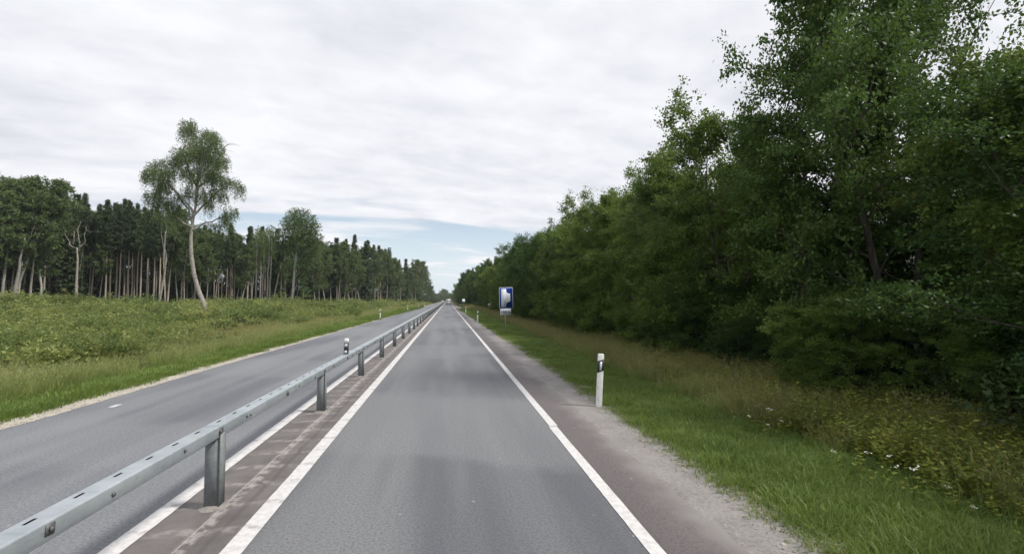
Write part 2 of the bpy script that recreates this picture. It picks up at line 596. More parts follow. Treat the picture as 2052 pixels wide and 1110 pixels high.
M_REDL = simple('red_lamp_lens', (.35, .02, .015), .25, .5)
M_DARKT = simple('dark_trim', (.03, .03, .032), .6)

# ------------------------------------------------------------------ ground, road, markings
def sheet_grid(name, xs, ys, zf, m, **kw):
    xs = np.asarray(xs, float); ys = np.asarray(ys, float)
    X, Y = np.meshgrid(xs, ys)
    Z = zf(X, Y)
    V = np.stack([X, Y, Z], -1).reshape(-1, 3)
    nx, ny = len(xs), len(ys)
    i = np.arange(ny - 1)[:, None] * nx; j = np.arange(nx - 1)[None, :]
    Q = np.stack([i + j, i + j + 1, i + nx + j + 1, i + nx + j], -1).reshape(-1, 4)
    return MB().add(V, Q=Q).obj(name, m, smooth_=True, **kw)


gx = np.concatenate([-np.geomspace(3000, 40, 26), np.arange(-38, -12, 1.0), np.arange(-12, -7, .3), [-7.0, -3.5, 0, 2.4],
                     np.arange(2.6, 11, .3), np.arange(11, 40, 1.5), np.geomspace(41, 3000, 24)])
gy = np.concatenate([np.arange(-30, 0, 3.0), np.arange(0, 60, .8), np.arange(60, 200, 3), np.geomspace(200, 5000, 40)])
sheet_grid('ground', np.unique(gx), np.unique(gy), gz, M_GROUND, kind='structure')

YN, YF = -8.0, 1600.0
ystep = np.concatenate([np.arange(YN, 30, .12), np.arange(30, 90, .4), np.geomspace(90, YF, 120)])


def wob(seed, amp, ys, lo=.35):
    r = np.random.default_rng(seed)
    out = np.zeros_like(ys)
    for fr, a in ((lo, .5), (1.3, .3), (4.1, .22), (11., .14)):
        out += a * np.sin(ys * fr + r.uniform(0, 6.28)) * np.sin(ys * fr * .37 + r.uniform(0, 6.28))
    return amp * out + amp * .18 * r.normal(size=len(ys)) * (ys < 60)


def strip(name, x0, x1, z, m, ys=ystep, w0=0, w1=0, s0=1, s1=2, skirt=0, z1=None, **kw):
    a = x0 + (wob(s0, w0, ys) if w0 else 0 * ys)
    b = x1 + (wob(s1, w1, ys) if w1 else 0 * ys)
    z1 = z if z1 is None else z1
    xm = (a + b) / 2
    V = np.stack([np.stack([a, ys, 0 * ys + z], -1), np.stack([xm, ys, 0 * ys + (z + z1) / 2], -1), np.stack([b, ys, 0 * ys + z1], -1)], 1).reshape(-1, 3)
    i = np.arange(len(ys) - 1)[:, None] * 3; j = np.arange(2)[None, :]
    Q = np.stack([i + j, i + j + 1, i + 3 + j + 1, i + 3 + j], -1).reshape(-1, 4)
    kw.setdefault('kind', 'structure')
    mb = MB().add(V, Q=Q)
    if skirt:      # the inner edge dips under the surface beside it
        V = np.stack([np.stack([a - skirt * 9, ys, 0 * ys + z - skirt], -1), np.stack([a, ys, 0 * ys + z], -1)], 1).reshape(-1, 3)
        i = np.arange(len(ys) - 1)[:, None] * 2
        mb.add(V, Q=i + np.array([[0, 1, 3, 2]]))
    return mb.obj(name, m, **kw)


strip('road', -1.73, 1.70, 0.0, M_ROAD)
strip('oncoming_road', -7.02, -2.70, 0.0, M_ROADL, w0=.05, s0=11)
strip('median_strip', -2.70, -1.73, 0.002, M_MED)
strip('paved_shoulder', 1.70, 2.66, 0.0, M_SHLD, w1=.04, s1=20, z1=-.014)
strip('gravel_shoulder', 2.50, 3.36, -.006, M_GRAVR, w0=.10, w1=.16, s0=21, s1=22, z1=-.030, skirt=.009)
strip('oncoming_gravel_shoulder', -7.70, -6.98, -.040, M_GRAVL, w0=.14, w1=.05, s0=31, s1=11, z1=.004)
strip('lane_line_by_rail', -1.815, -1.640, 0.007, M_LINER, w0=.006, w1=.006, s0=41, s1=42)
strip('oncoming_lane_line', -2.79, -2.62, 0.007, M_LINER, w0=.008, w1=.008, s0=43, s1=44)
strip('edge_line', 1.635, 1.765, 0.006, M_LINE, ys=np.concatenate([np.arange(YN, 7.70, .12), [7.72]]), w0=.006, w1=.006, s0=45, s1=46)
strip('edge_line', 1.655, 1.785, 0.006, M_LINE, ys=np.concatenate([[7.74], ystep[ystep > 7.8]]), w0=.006, w1=.006, s0=47, s1=48)
strip('edge_line_remnant', -6.42, -6.32, 0.006, M_LINE, ys=np.linspace(10.2, 10.45, 5), w0=.015, w1=.015, s0=49, s1=50)

# ------------------------------------------------------------------ guard rail
def guard_rail():
    root = empty('guard_rail', (-2.30, 5.15, 0), label='grey galvanised box-beam guard rail running along the middle of the road', cat='guard rail')
    L = 4.08; x0, x1, z0, z1 = -.085, .075, .685, .805; c = .014
    # closed profile without its top face; the top is built around the open slots
    prof = [(x0 + c, z1), (x0 + c * .3, z1 - c * .3), (x0, z1 - c), (x0, z0 + c), (x0 + c, z0), (x1 - c, z0), (x1, z0 + c), (x1, z1 - c), (x1 - c * .3, z1 - c * .3), (x1 - c, z1)]
    m = MB()
    g = .003
    n = len(prof)
    V = [(p[0], g, p[1]) for p in prof] + [(p[0], L - g, p[1]) for p in prof]
    m.add(V, Q=[(i, i + 1, n + i + 1, n + i) for i in range(n - 1)])
    sx0, sx1 = -.034, -.014
    ys = [g]
    slots = []
    k = 0
    y = .16
    while y < L - .15:
        slots.append((y, y + .085)); y += .365
    xs = [x0 + c, sx0, sx1, x1 - c]
    yy = [g] + [v for s_ in slots for v in s_] + [L - g]
    V = [(xx, v, z1) for v in yy for xx in xs]
    Q = []
    for a in range(len(yy) - 1):
        for b in range(3):
            if b == 1 and a % 2 == 1: continue
            Q.append((a * 4 + b, a * 4 + b + 1, a * 4 + 5 + b, a * 4 + 4 + b))
    m.add(V, Q=Q)
    beam = m.mesh('rail_section', M_GALV)
    # C-section post: web towards the traffic, two flanges going back
    p = MB()
    w0, w1, dpt, th = -.055, .092, .105, .008
    p.box((w0, 0, -.02), (w1 - .014, th, z0 + .045))
    p.box((w1 - .014, -.006, -.02), (w1, dpt, z0 + .045))
    p.box((w0, th, -.02), (w0 + th, dpt, z0 + .045))
    p.box((w1 - .040, dpt - th, -.02), (w1 - .014, dpt, z0 + .045))
    p.box((w0 + th, dpt - th, -.02), (w0 + .035, dpt, z0 + .045))
    post = p.mesh('post', M_POST)
    pl = MB(); pl.box((x1, .0, .712), (x1 + .006, .085, .782))
    plate = pl.mesh('bracket_plate', M_GALVD)
    def bolt_mesh(sq):
        b = MB()
        if sq: b.prism([(-.033, -.030), (.030, -.036), (.036, .028), (-.028, .034)], 'x', 0, .006)
        a = np.arange(6) / 6 * 6.283
        b.prism([(.015 * math.cos(t), .015 * math.sin(t)) for t in a], 'x', .006 if sq else 0, .020 if sq else .012)
        return b.mesh('bolt', M_GALVD)
    bq, bs = bolt_mesh(True), bolt_mesh(False)
    co = MB()
    a = np.arange(10) / 10 * 6.283
    r = np.random.default_rng(3)
    ring = [((.13 + .03 * r.random()) * math.cos(t) + .02, (.11 + .03 * r.random()) * math.sin(t) + .05) for t in a]
    V = [(q[0], q[1], .001) for q in ring] + [(q[0] * .55 + .01, q[1] * .55 + .022, .022 + .012 * r.random()) for q in ring]
    co.add(V, Q=[(i, (i + 1) % 10, 10 + (i + 1) % 10, 10 + i) for i in range(10)], N=[list(range(10, 20))])
    collar = co.mesh('dirt_collar', M_CONC)
    sl = MB()    # joint sleeve between two beams
    sl.prism([(x0 - .003, z0 + .02), (x1 + .003, z0 + .02), (x1 + .003, z1 - .022), (x0 - .003, z1 - .022)], 'y', -.0, .0)
    for i in range(-2, 150):
        yk = i * L
        far = i > 45
        b = inst('rail_section', beam, root); b.location = (0, yk, 0)
        q = inst('post', post, root); q.location = (0, yk, 0); q.rotation_euler = (0, R(.5) * math.sin(i * 2.1), R(1.2) * math.sin(i * 1.7))
        if far: continue
        o = inst('bracket_plate', plate, q); o.location = (0, -.02, 0)
        o = inst('dirt_collar', collar, q); o.location = (0, 0, .003); o.rotation_euler = (0, 0, R(5) * math.sin(i * 3.3))
        if i < 14:
            for dy, big in ((.64, 0), (.74, 0), (2.03, 1), (2.55, 0), (3.44, 0), (-.02, 0)):
                o = inst('bolt', bq if big else bs, b)
                o.location = (x1 + (.006 if dy < 0 else 0), dy + (0.02 if dy < 0 else 0), .748 + .012 * math.sin(i * 3 + dy * 5))
    return root


guard_rail()

# ------------------------------------------------------------------ delineators
def rail_delineator():
    root = empty('rail_delineator', (-2.305, 11.5, .8055), label='short black and white reflector post standing on top of the guard rail', cat='delineator')
    def oval(rx, ry, n=20):
        return [(rx * math.copysign(abs(math.cos(t)) ** .7, math.cos(t)), ry * math.copysign(abs(math.sin(t)) ** .7, math.sin(t))) for t in np.arange(n) / n * 6.2832]
    bb = MB().prism(oval(.052, .036), 'z', .0, .255).obj('black_band', M_BLACKP, root)
    m = MB().prism(oval(.052, .036), 'z', .255, .352)
    m.prism(oval(.044, .03), 'z', .352, .364)
    m.obj('white_cap', M_WHITEP, root)
    MB().box((-.06, -.045, -.001), (.06, .045, .010)).obj('foot_plate', M_POST, root)
    for zc in (.055, .205):
        a = np.arange(18) / 18 * 6.2832
        MB().prism([(.036 * math.cos(t), zc + .036 * math.sin(t)) for t in a][::-1], 'y', -.0425, -.034).obj('reflector', M_REFL, bb)
    root.rotation_euler = (0, R(1.0), R(-6))


rail_delineator()


def make_delineator(name, white):
    root = empty(name, (0, 0, 0))
    H = 1.06; w = .058; d = .045
    def prof(sx):
        return [(-w * sx, -d * .75), (-w * .7 * sx, -d), (w * .7 * sx, -d), (w * sx, -d * .75), (w * sx, d * .2), (w * .45 * sx, d), (-w * .45 * sx, d), (-w * sx, d * .2)]
    # body in rings so that the top edge is chamfered and the foot rounded
    V, Q = [], []
    zs = [(-.12, .97), (.03, 1.0), (H - .02, 1.0), (H, .88)]
    for z, sx in zs:
        V += [(p[0], p[1] * (1 if sx > .9 else .85), z) for p in prof(sx)]
    for a in range(len(zs) - 1):
        for i in range(8):
            Q.append((a * 8 + i, a * 8 + (i + 1) % 8, a * 8 + 8 + (i + 1) % 8, a * 8 + 8 + i))
    MB().add(V, Q=Q, N=[[24 + i for i in range(8)]]).obj('body', white, root)
    # slanting black band wrapped round the body
    e = 1.045
    pr = [(p[0] * e, p[1] * e) for p in prof(1)]
    zl = [H - .365 + (p[0] + w) / (2 * w) * .045 for p in pr]
    V = [(p[0], p[1], z) for p, z in zip(pr, zl)] + [(p[0], p[1], z + .225) for p, z in zip(pr, zl)]
    bb = MB().add(V, Q=[(i, (i + 1) % 8, 8 + (i + 1) % 8, 8 + i) for i in range(8)], N=[list(range(8))[::-1], list(range(8, 16))]).obj('black_band', M_BLACKP, root)
    MB().box((-.021, -d * e - .007, H - .320), (.021, -d * e + .001, H - .150)).obj('reflector', M_REFL, bb)
    return root


dl0 = make_delineator('roadside_delineator', M_WHITEP)
RIGHT_D = [(2.93, 9.14, 'white roadside post with slanted black band and grey reflector, nearest on the right verge'),
           (2.80, 45.0, 'pale roadside post on right verge just beyond and left of the blue sign'),
           (2.80, 74.5, 'pale roadside post on right verge, second beyond the blue sign'),
           (2.80, 106., 'tiny pale roadside post on right verge, third beyond the blue sign')]
LEFT_D = [(-7.20, 53.4, 'pale roadside post on left verge nearest the camera, beside the oncoming lane'),
          (-7.15, 89.0, 'pale roadside post on left verge, second along the oncoming lane'),
          (-7.15, 121., 'pale roadside post on left verge, third along the oncoming lane'),
          (-7.15, 155., 'tiny pale roadside post on left verge, fourth along the oncoming lane')]
for i, (x, y, lb) in enumerate(RIGHT_D + LEFT_D):
    loc = (x, y, gzf(x, y) - .01)
    tl = (R(-1.0), R(3.2)) if i == 0 else (R(random.Random(i).uniform(-2, 2)), R(random.Random(i + 9).uniform(-2, 2)))
    if i == 0:
        o = dl0; o.location = loc; o.rotation_euler = (tl[0], tl[1], R(-8))
    else:
        o = dup(dl0, loc, R(-5), tl)
        for c in o.children:
            if c.name.startswith('body'):
                pass
    o['label'] = lb; o['category'] = 'delineator'; o['group'] = 'delineator posts along the road'

# ------------------------------------------------------------------ signs
def rounded(w, h, r, n=5):
    pts = []
    for cx, cz, a0 in ((w - r, h - r, 0), (r, h - r, 90), (r, r, 180), (w - r, r, 270)):
        for k in range(n + 1):
            a = R(a0 + 90 * k / n); pts.append((cx + r * math.cos(a), cz + r * math.sin(a)))
    return pts


def text_mesh(name, s, size, m, width=1.0):
    cu = bpy.data.curves.new(name, 'FONT'); cu.body = s; cu.size = size; cu.extrude = .001
    cu.align_x = 'CENTER'; cu.align_y = 'CENTER'; cu.offset = .004
    o = bpy.data.objects.new(name, cu); COL.objects.link(o)
    bpy.context.view_layer.update()
    me = bpy.data.meshes.new_from_object(o.evaluated_get(bpy.context.evaluated_depsgraph_get()))
    bpy.data.objects.remove(o, do_unlink=True); bpy.data.curves.remove(cu)
    me.name = name; me.materials.clear(); me.materials.append(m)
    return me


def bay_sign():
    x, y = 3.88, 32.0
    root = empty('blue_sign', (x, y, gzf(x, y)), R(-3), label='blue road sign with white lay-by symbol above a distance plate', cat='road sign')
    W, Hh, z0 = .92, 1.40, 1.62
    X0 = -W * .43
    sh = lambda pts, inset=0: [(X0 + p[0], z0 + p[1]) for p in pts]
    pn = MB().prism(sh(rounded(W, Hh, .06)), 'y', -.045, -.030).obj('panel', M_SWHITE, root)
    b = .024
    MB().prism([(X0 + b + p[0], z0 + b + p[1]) for p in rounded(W - 2 * b, Hh - 2 * b, .045)], 'y', -.049, -.045).obj('blue_field', M_BLUE, pn)
    u = lambda a, v: (X0 + W * a, z0 + Hh * (1 - v))
    shape = [u(.15, .07), u(.51, .07), u(.53, .235), u(.80, .31), u(.81, .66), u(.53, .755), u(.49, .935), u(.15, .935)]
    MB().prism(shape[::-1], 'y', -.053, -.049).obj('lay_by_symbol', M_SWHITE, pn)
    MB().tube([(0, 0, -.3), (0, 0, z0 + Hh - .1)], .033, 12).obj('pole', M_SGREY, root)
    for zz in (z0 + .25, z0 + Hh - .25, z0 - .24):
        MB().box((-.045, -.030, zz - .02), (.045, .036, zz + .02)).obj('clamp', M_GALVD, root)
    w2, h2 = .72, .43; a0 = X0 + .055; c0 = z0 - .025 - h2
    dp = MB().prism([(a0 + p[0], c0 + p[1]) for p in rounded(w2, h2, .03)], 'y', -.045, -.030).obj('distance_plate', M_SWHITE, root)
    t = inst('lettering', text_mesh('lettering', '150 m', .275, M_SBLACK), dp)
    t.location = (a0 + w2 / 2, -.047, c0 + h2 / 2); t.rotation_euler = (R(90), 0, 0)
    root.rotation_euler = (0, R(-1.2), R(-4))


bay_sign()


def small_sign(name, x, y, h, label, shape):
    root = empty(name, (x, y, gzf(x, y)), R(-4), label=label, cat='road sign')
    MB().tube([(0, 0, -.3), (0, 0, h)], .035, 10).obj('pole', M_POST, root)
    if shape == 'round':
        a = np.arange(24) / 24 * 6.2832
        pts = [(.30 * math.cos(t), h - .30 + .30 * math.sin(t)) for t in a]
        rim = [(.27 * math.cos(t), h - .30 + .27 * math.sin(t)) for t in a]
    else:
        pts = [(-.45 + p[0], h - .95 + p[1]) for p in rounded(.9, .95, .06)]
        rim = [(-.42 + p[0], h - .92 + p[1]) for p in rounded(.84, .89, .05)]
    MB().prism(pts[::-1], 'y', -.05, -.037).obj('panel', M_SGREY, root)
    MB().prism(rim[::-1], 'y', -.053, -.050).obj('face', M_SWHITE if shape != 'round' else M_SGREY, root)
    MB().box((-.05, -.037, h - .34), (.05, .042, h - .30)).obj('clamp', M_GALVD, root)


small_sign('marker_sign', 7.5, 86, 2.0, 'small round grey sign on thin pole between the blue sign and the trees', 'round')
small_sign('distant_sign', 4.9, 150, 2.6, 'small pale sign far along the right verge near the vanishing point', 'square')

# ------------------------------------------------------------------ vehicles
def wheel_mesh():
    a = np.arange(20) / 20 * 6.2832
    m = MB().prism([(.33 * math.cos(t), .33 * math.sin(t)) for t in a], 'x', -.10, .10)
    return m.mesh('wheel', M_TYRE)


WHEEL = wheel_mesh()
RIM = MB().prism([(.20 * math.cos(t), .20 * math.sin(t)) for t in np.arange(14) / 14 * 6.2832], 'x', -.106, .106).mesh('rim', M_SGREY)


def vehicle(name, loc, rz, label, van):
    root = empty(name, loc, rz, label=label, cat='van' if van else 'car', group=None)
    if van:
        W, Hh, L = 1.0, 2.35, 5.4
        side = [(0, .35), (0, 1.0), (.06, 2.25), (.20, 2.35), (3.7, 2.35), (3.95, 2.25), (4.55, 1.35), (5.3, 1.10), (5.4, .9), (5.4, .38)]
    else:
        W, Hh, L = .9, 1.5, 4.4
        side = [(0, .35), (0, .75), (.12, .98), (.35, 1.02), (.85, 1.45), (1.2, 1.5), (2.4, 1.5), (3.25, 1.02), (4.2, .85), (4.4, .7), (4.4, .35)]
    V, Q = [], []
    n = len(side)
    rings = [(-W, .96), (-W * .96, 1.0), (W * .96, 1.0), (W, .96)]
    for wx, s in rings:
        zc = .9
        for (yy, zz) in side:
            tum = 1 - .10 * max(0, zz - 1.0) / 1.3 if abs(wx) > 0 else 1
            V.append((wx * tum, L / 2 + (yy - L / 2) * (s if s < 1 else 1), zc + (zz - zc) * s))
    for a in range(3):
        for i in range(n):
            Q.append((a * n + i, a * n + (i + 1) % n, (a + 1) * n + (i + 1) % n, (a + 1) * n + i))
    bd = MB().add(V, Q=Q, N=[list(range(n))[::-1], list(range(3 * n, 4 * n))]).obj('body', M_CARW, root)
    if van:
        for s in (-1, 1):
            MB().prism([(s * .46 - .30, 1.55), (s * .46 + .30, 1.55), (s * .45 + .27, 2.0), (s * .45 - .27, 2.0)], 'y', -.012, .075).obj('rear_window', M_GLASS, bd)
            MB().box((s * .90 - .06, -.02, .95), (s * .90 + .06, .05, 1.35)).obj('tail_lamp', M_REDL, bd)
        MB().box((-.26, -.03, .72), (.26, -.004, .84)).obj('number_plate', M_SWHITE, bd)
        MB().box((-.98, -.08, .38), (.98, .10, .62)).obj('bumper', M_DARKT, root)
    else:
        MB().prism([(-.70, 1.03), (.70, 1.03), (.58, 1.44), (-.58, 1.44)], 'y', .30, .42).obj('windscreen', M_GLASS, bd)
        for s in (-1, 1):
            MB().box((s * .66 - .14, -.02, .66), (s * .66 + .14, .06, .82)).obj('headlight', M_REFL, bd)
        MB().box((-.85, -.05, .36), (.85, .08, .56)).obj('bumper', M_DARKT, root)
    for s in (-1, 1):
        for yy in (.95, L - .95):
            w = inst('wheel', WHEEL, root); w.location = (s * (W - .10), yy, .33); inst('rim', RIM, w)
    return root


vehicle('white_van', (.35, 205, .005), 0, 'white van driving ahead in the lane near the vanishing point', True)
vehicle('oncoming_car', (-4.6, 430, .005), R(0), 'tiny pale car far off in the oncoming lane beyond the rail', False)

# ------------------------------------------------------------------ tree builders
GA = 2.39996


def curve_path(p0, d, L, bend, k, rr):
    """a path that starts in direction d and bends towards vector bend"""
    pts = [np.array(p0, float)]; d = np.array(d, float)
    for i in range(k):
        d = unit(d + np.array(bend) / k + rr.normal(size=3) * .10)
        pts.append(pts[-1] + d * L / k)
    return np.array(pts)


def foliage(mb, twigs, per, size, rr, up=.6, droop=0.0, spread=.16, width=.62):
    """twigs: (n,7) origin, direction, length; leaves sit along each twig in a loose spray"""
    T = np.asarray(twigs)
    n = len(T)
    idx = np.repeat(np.arange(n), per)
    u = rr.random(len(idx)) ** .8
    o = T[idx, :3]; d = T[idx, 3:6]; L = T[idx, 6:7]
    P = o + d * L * u[:, None] + rr.normal(size=(len(idx), 3)) * spread * np.array([1, 1, .55])
    P[:, 2] -= droop * (u ** 2) * L[:, 0]
    A = unit(d * .7 + rr.normal(size=(len(idx), 3)) * .75 + np.array([0, 0, -.25 - droop]))
    N = unit(rr.normal(size=(len(idx), 3)) * .75 + np.array([0, 0, up]))
    tw_t = rr.normal(size=n) * .16
    tint = np.clip(.5 + tw_t[idx] + rr.normal(size=len(idx)) * .14, 0, 1)
    mb.leaves(P, A, N, size * (.7 + .6 * rr.random(len(idx))), width=width, tint=tint)


def broadleaf(seed, H, Rr, nl, per, size, base_t=.10, trunk_r=.13, profile=None, stems=1, bark=None, leafm=None, sub=6, tw=8, updir=.55, droop=0.0):
    rr = np.random.default_rng(seed)
    tb, lb = MB(), MB()
    twigs = []
    profile = profile or (lambda t: (.62 + .38 * math.sin(min(1, t / .45) * 1.57)) * (1 - max(0, (t - .45) / .55) ** 1.8) + .06)
    for s in range(stems):
        a0 = s / stems * 6.28 + rr.random()
        lean = np.array([math.cos(a0), math.sin(a0), 0]) * (.16 if stems > 1 else .04)
        hh = H * (1 if s == 0 else rr.uniform(.75, .97))
        k = 9
        path = [np.array([math.cos(a0), math.sin(a0), 0]) * (.10 if stems > 1 else 0) + [0, 0, -.25]]
        d = unit(np.array([lean[0], lean[1], 1.0]))
        for i in range(k):
            d = unit(d + rr.normal(size=3) * np.array([.07, .07, 0]) + np.array([0, 0, .05]))
            path.append(path[-1] + d * hh * .97 / k)
        path = np.array(path)
        tr = trunk_r * (1 if stems == 1 else .72)
        rad = tr * (1 - np.linspace(0, 1, k + 1) ** 1.1 * .93)
        rad[0] *= 1.35
        tb.tube(path, rad, 7)
        tl = np.linspace(0, 1, k + 1)
        nn = max(4, nl // stems)
        for i in range(nn):
            t = base_t + (1 - base_t) * ((i + rr.random()) / nn) ** .92
            t = min(t, .985)
            p0 = np.array([np.interp(t * .96, tl, path[:, q]) for q in range(3)])
            az = i * GA + rr.normal() * .5 + s
            r0 = Rr * profile(t) * rr.uniform(.72, 1.12)
            el = R(np.interp(t, [0, .3, .8, 1], [2, 22, 48, 78]) + rr.normal() * 9)
            dr = np.array([math.cos(az) * math.cos(el), math.sin(az) * math.cos(el), math.sin(el)])
            L = r0 / max(.6, math.cos(el)) * .92
            L = max(.25, min(L, (hh * 1.02 - p0[2]) / max(.2, math.sin(el) + .12)))
            lp = curve_path(p0, dr, L, (0, 0, .25 - droop), 5, rr)
            lr = max(.012, tr * .42 * (1 - t * .75))
            tb.tube(lp, lr * (1 - np.linspace(0, .86, 6)), 5, cap=False)
            for w in range(tw + 3):      # full leafy end of the bough
                wd = unit(dr * .5 + rr.normal(size=3) * .8)
                twigs.append((*(lp[-1] + rr.normal(size=3) * .06 * Rr), *wd, rr.uniform(.2, .55) * (Rr / 3) ** .6))
            for j in range(sub):
                u = .22 + .78 * (j + rr.random()) / sub
                q0 = np.array([np.interp(u, np.linspace(0, 1, 6), lp[:, c]) for c in range(3)])
                dd = unit(dr * .7 + rr.normal(size=3) * np.array([.75, .75, .5]))
                Ls = L * .38 * rr.uniform(.6, 1.2) + .18
                sp = curve_path(q0, dd, Ls, (0, 0, -.1 - droop), 3, rr)
                tb.tube(sp, [lr * .36, lr * .26, lr * .17, lr * .07], 3, cap=False)
                for w in range(tw):
                    v = rr.random() ** .7
                    w0 = np.array([np.interp(v, np.linspace(0, 1, 4), sp[:, c]) for c in range(3)])
                    wd = unit(dd * .5 + rr.normal(size=3) * .8 + np.array([0, 0, .1 - droop]))
                    twigs.append((*w0, *wd, rr.uniform(.2, .55) * (Rr / 3) ** .6))
    foliage(lb, twigs, per, size, rr, up=updir, droop=droop * .8, spread=.10 * (Rr / 3))
    return tb.mesh('trunk', bark or M_BARK, True), lb.mesh('crown', leafm or M_LEAF)


def pine(seed, H, crown_t, Rr, dense=1.0, bark=None, leafm=None):
    rr = np.random.default_rng(seed)
    tb, lb = MB(), MB()
    k = 9
    path = [np.array([0, 0, -.3])]; d = np.array([rr.normal() * .015, rr.normal() * .015, 1.0])
    for i in range(k):
        d = unit(d + rr.normal(size=3) * np.array([.014, .014, 0]))
        path.append(path[-1] + d * H / k)
    path = np.array(path); tl = np.linspace(0, 1, k + 1)
    tb.tube(path, .16 * (1 - tl * .86) + .01, 7)
    nl = int(44 * dense)
    P_, A_, N_, Tn = [], [], [], []
    for i in range(nl):
        t = crown_t + (1 - crown_t) * ((i + rr.random()) / nl)
        p0 = np.array([np.interp(t, tl, path[:, q]) for q in range(3)])
        s = (t - crown_t) / (1 - crown_t)
        L = Rr * (.55 + .6 * math.sin(min(1, s * 1.5 + .25) * 1.9)) * (1.05 - .92 * s ** 1.15) * rr.uniform(.6, 1.15)
        az = i * GA + rr.normal() * .5
        el = R(-8 + 55 * s + rr.normal() * 10)
        dr = np.array([math.cos(az) * math.cos(el), math.sin(az) * math.cos(el), math.sin(el)])
        lp = curve_path(p0, dr, L, (0, 0, .35), 4, rr)
        tb.tube(lp, .035 * (1 - np.linspace(0, .8, 5)), 4, cap=False)
        nc = int(5 + 7 * L / Rr)
        for j in range(nc):
            u = .12 + .88 * rr.random()
            c = np.array([np.interp(u, np.linspace(0, 1, 5), lp[:, q]) for q in range(3)]) + rr.normal(size=3) * .20 * Rr * np.array([.55, .55, .35]) * (1.1 - .75 * s)
            nb = 20
            a = unit(rr.normal(size=(nb, 3)) + np.array([dr[0] * .5, dr[1] * .5, .55]))
            P_.append(c + rr.normal(size=(nb, 3)) * .10); A_.append(a); N_.append(unit(rr.normal(size=(nb, 3))))
            Tn.append(np.clip(.5 + rr.normal() * .18 + rr.normal(size=nb) * .10, 0, 1))
    lb.leaves(np.concatenate(P_), np.concatenate(A_), np.concatenate(N_), .30, width=.26, tint=np.concatenate(Tn))
    for i in range(int(14)):      # dead snags on the bare stem
        t = rr.uniform(.28, crown_t + .05); az = rr.random() * 6.28
        p0 = np.array([np.interp(t, tl, path[:, q]) for q in range(3)])
        dr = np.array([math.cos(az), math.sin(az), rr.uniform(-.35, .2)])
        L = rr.uniform(.4, 1.5)
        tb.tube(curve_path(p0, unit(dr), L, (0, 0, -.2), 3, rr), .018 * np.array([1, .7, .5, .25]), 3, cap=False)
    return tb.mesh('trunk', bark or M_PINE, True), lb.mesh('crown', leafm or M_NEEDLE)


def spruce(seed, H, Rr, base_t=.08):
    rr = np.random.default_rng(seed)
    tb, lb = MB(), MB()
    tb.tube([(0, 0, -.3), (.03, 0, H * .5), (0, .04, H)], [.17, .10, .012], 7)
    P_, A_, N_, Tn = [], [], [], []
    nw = int(H * 2.1)
    for w in range(nw):
        t = base_t + (1 - base_t) * (w + rr.random() * .6) / nw
        z = t * H
        for b in range(6):
            az = b / 6 * 6.28 + w * .7 + rr.normal() * .2
            L = Rr * (1 - t) ** .85 * rr.uniform(.65, 1.15) + .12
            el = R(-22 + 50 * t + rr.normal() * 6)
            dr = np.array([math.cos(az) * math.cos(el), math.sin(az) * math.cos(el), math.sin(el)])
            lp = curve_path((0, 0, z), dr, L, (0, 0, .3), 3, rr)
            tb.tube(lp, [.022, .016, .010, .004], 3, cap=False)
            n = int(10 + 22 * L)
            u = rr.random(n)
            c = np.stack([np.interp(u, np.linspace(0, 1, 4), lp[:, q]) for q in range(3)], -1)
            sidev = np.array([-math.sin(az), math.cos(az), 0])
            sg = np.where(rr.random(n) < .5, -1, 1)[:, None]
            A_.append(unit(dr * .6 + sidev * sg * .7 + np.array([0, 0, -.35]) + rr.normal(size=(n, 3)) * .25))
            P_.append(c + rr.normal(size=(n, 3)) * .05)
            N_.append(unit(np.array([0, 0, 1.0]) + rr.normal(size=(n, 3)) * .5))
            Tn.append(np.clip(.5 + rr.normal() * .15 + rr.normal(size=n) * .12, 0, 1))
    lb.leaves(np.concatenate(P_), np.concatenate(A_), np.concatenate(N_), .52, width=.34, tint=np.concatenate(Tn))
    return tb.mesh('trunk', M_BARK, True), lb.mesh('crown', M_SPRUCE)


def hang_clump(lb, tb, c, rx, rz, n_str, rr, size, strand=(.5, 1.5), leaf_per=16, start=None):
    """a weeping clump: strands start on an ellipsoid shell and hang"""
    d = unit(rr.normal(size=(n_str, 3)))
    rad = rr.random(n_str) ** .45
    P0 = np.array(c) + d * rad[:, None] * np.array([rx, rx, rz]) + np.array([0, 0, rz * .25])
    L = rr.uniform(*strand, n_str)
    idx = np.repeat(np.arange(n_str), leaf_per)
    u = rr.random(len(idx))
    out = d[idx] * np.array([1, 1, 0])
    P = P0[idx] + out * (np.sin(u * 1.4) * .35)[:, None] - np.array([0, 0, 1.0]) * (u ** 1.3 * L[idx])[:, None] + rr.normal(size=(len(idx), 3)) * .09
    A = unit(rr.normal(size=(len(idx), 3)) * .7 + np.array([0, 0, -.9]))
    N = unit(rr.normal(size=(len(idx), 3)) + out * .6 + np.array([0, 0, .25]))
    tn = np.clip(.5 + (rr.normal(size=n_str) * .15)[idx] + rr.normal(size=len(idx)) * .12, 0, 1)
    lb.leaves(P, A, N, size * (.7 + .6 * rr.random(len(idx))), width=.7, tint=tn)


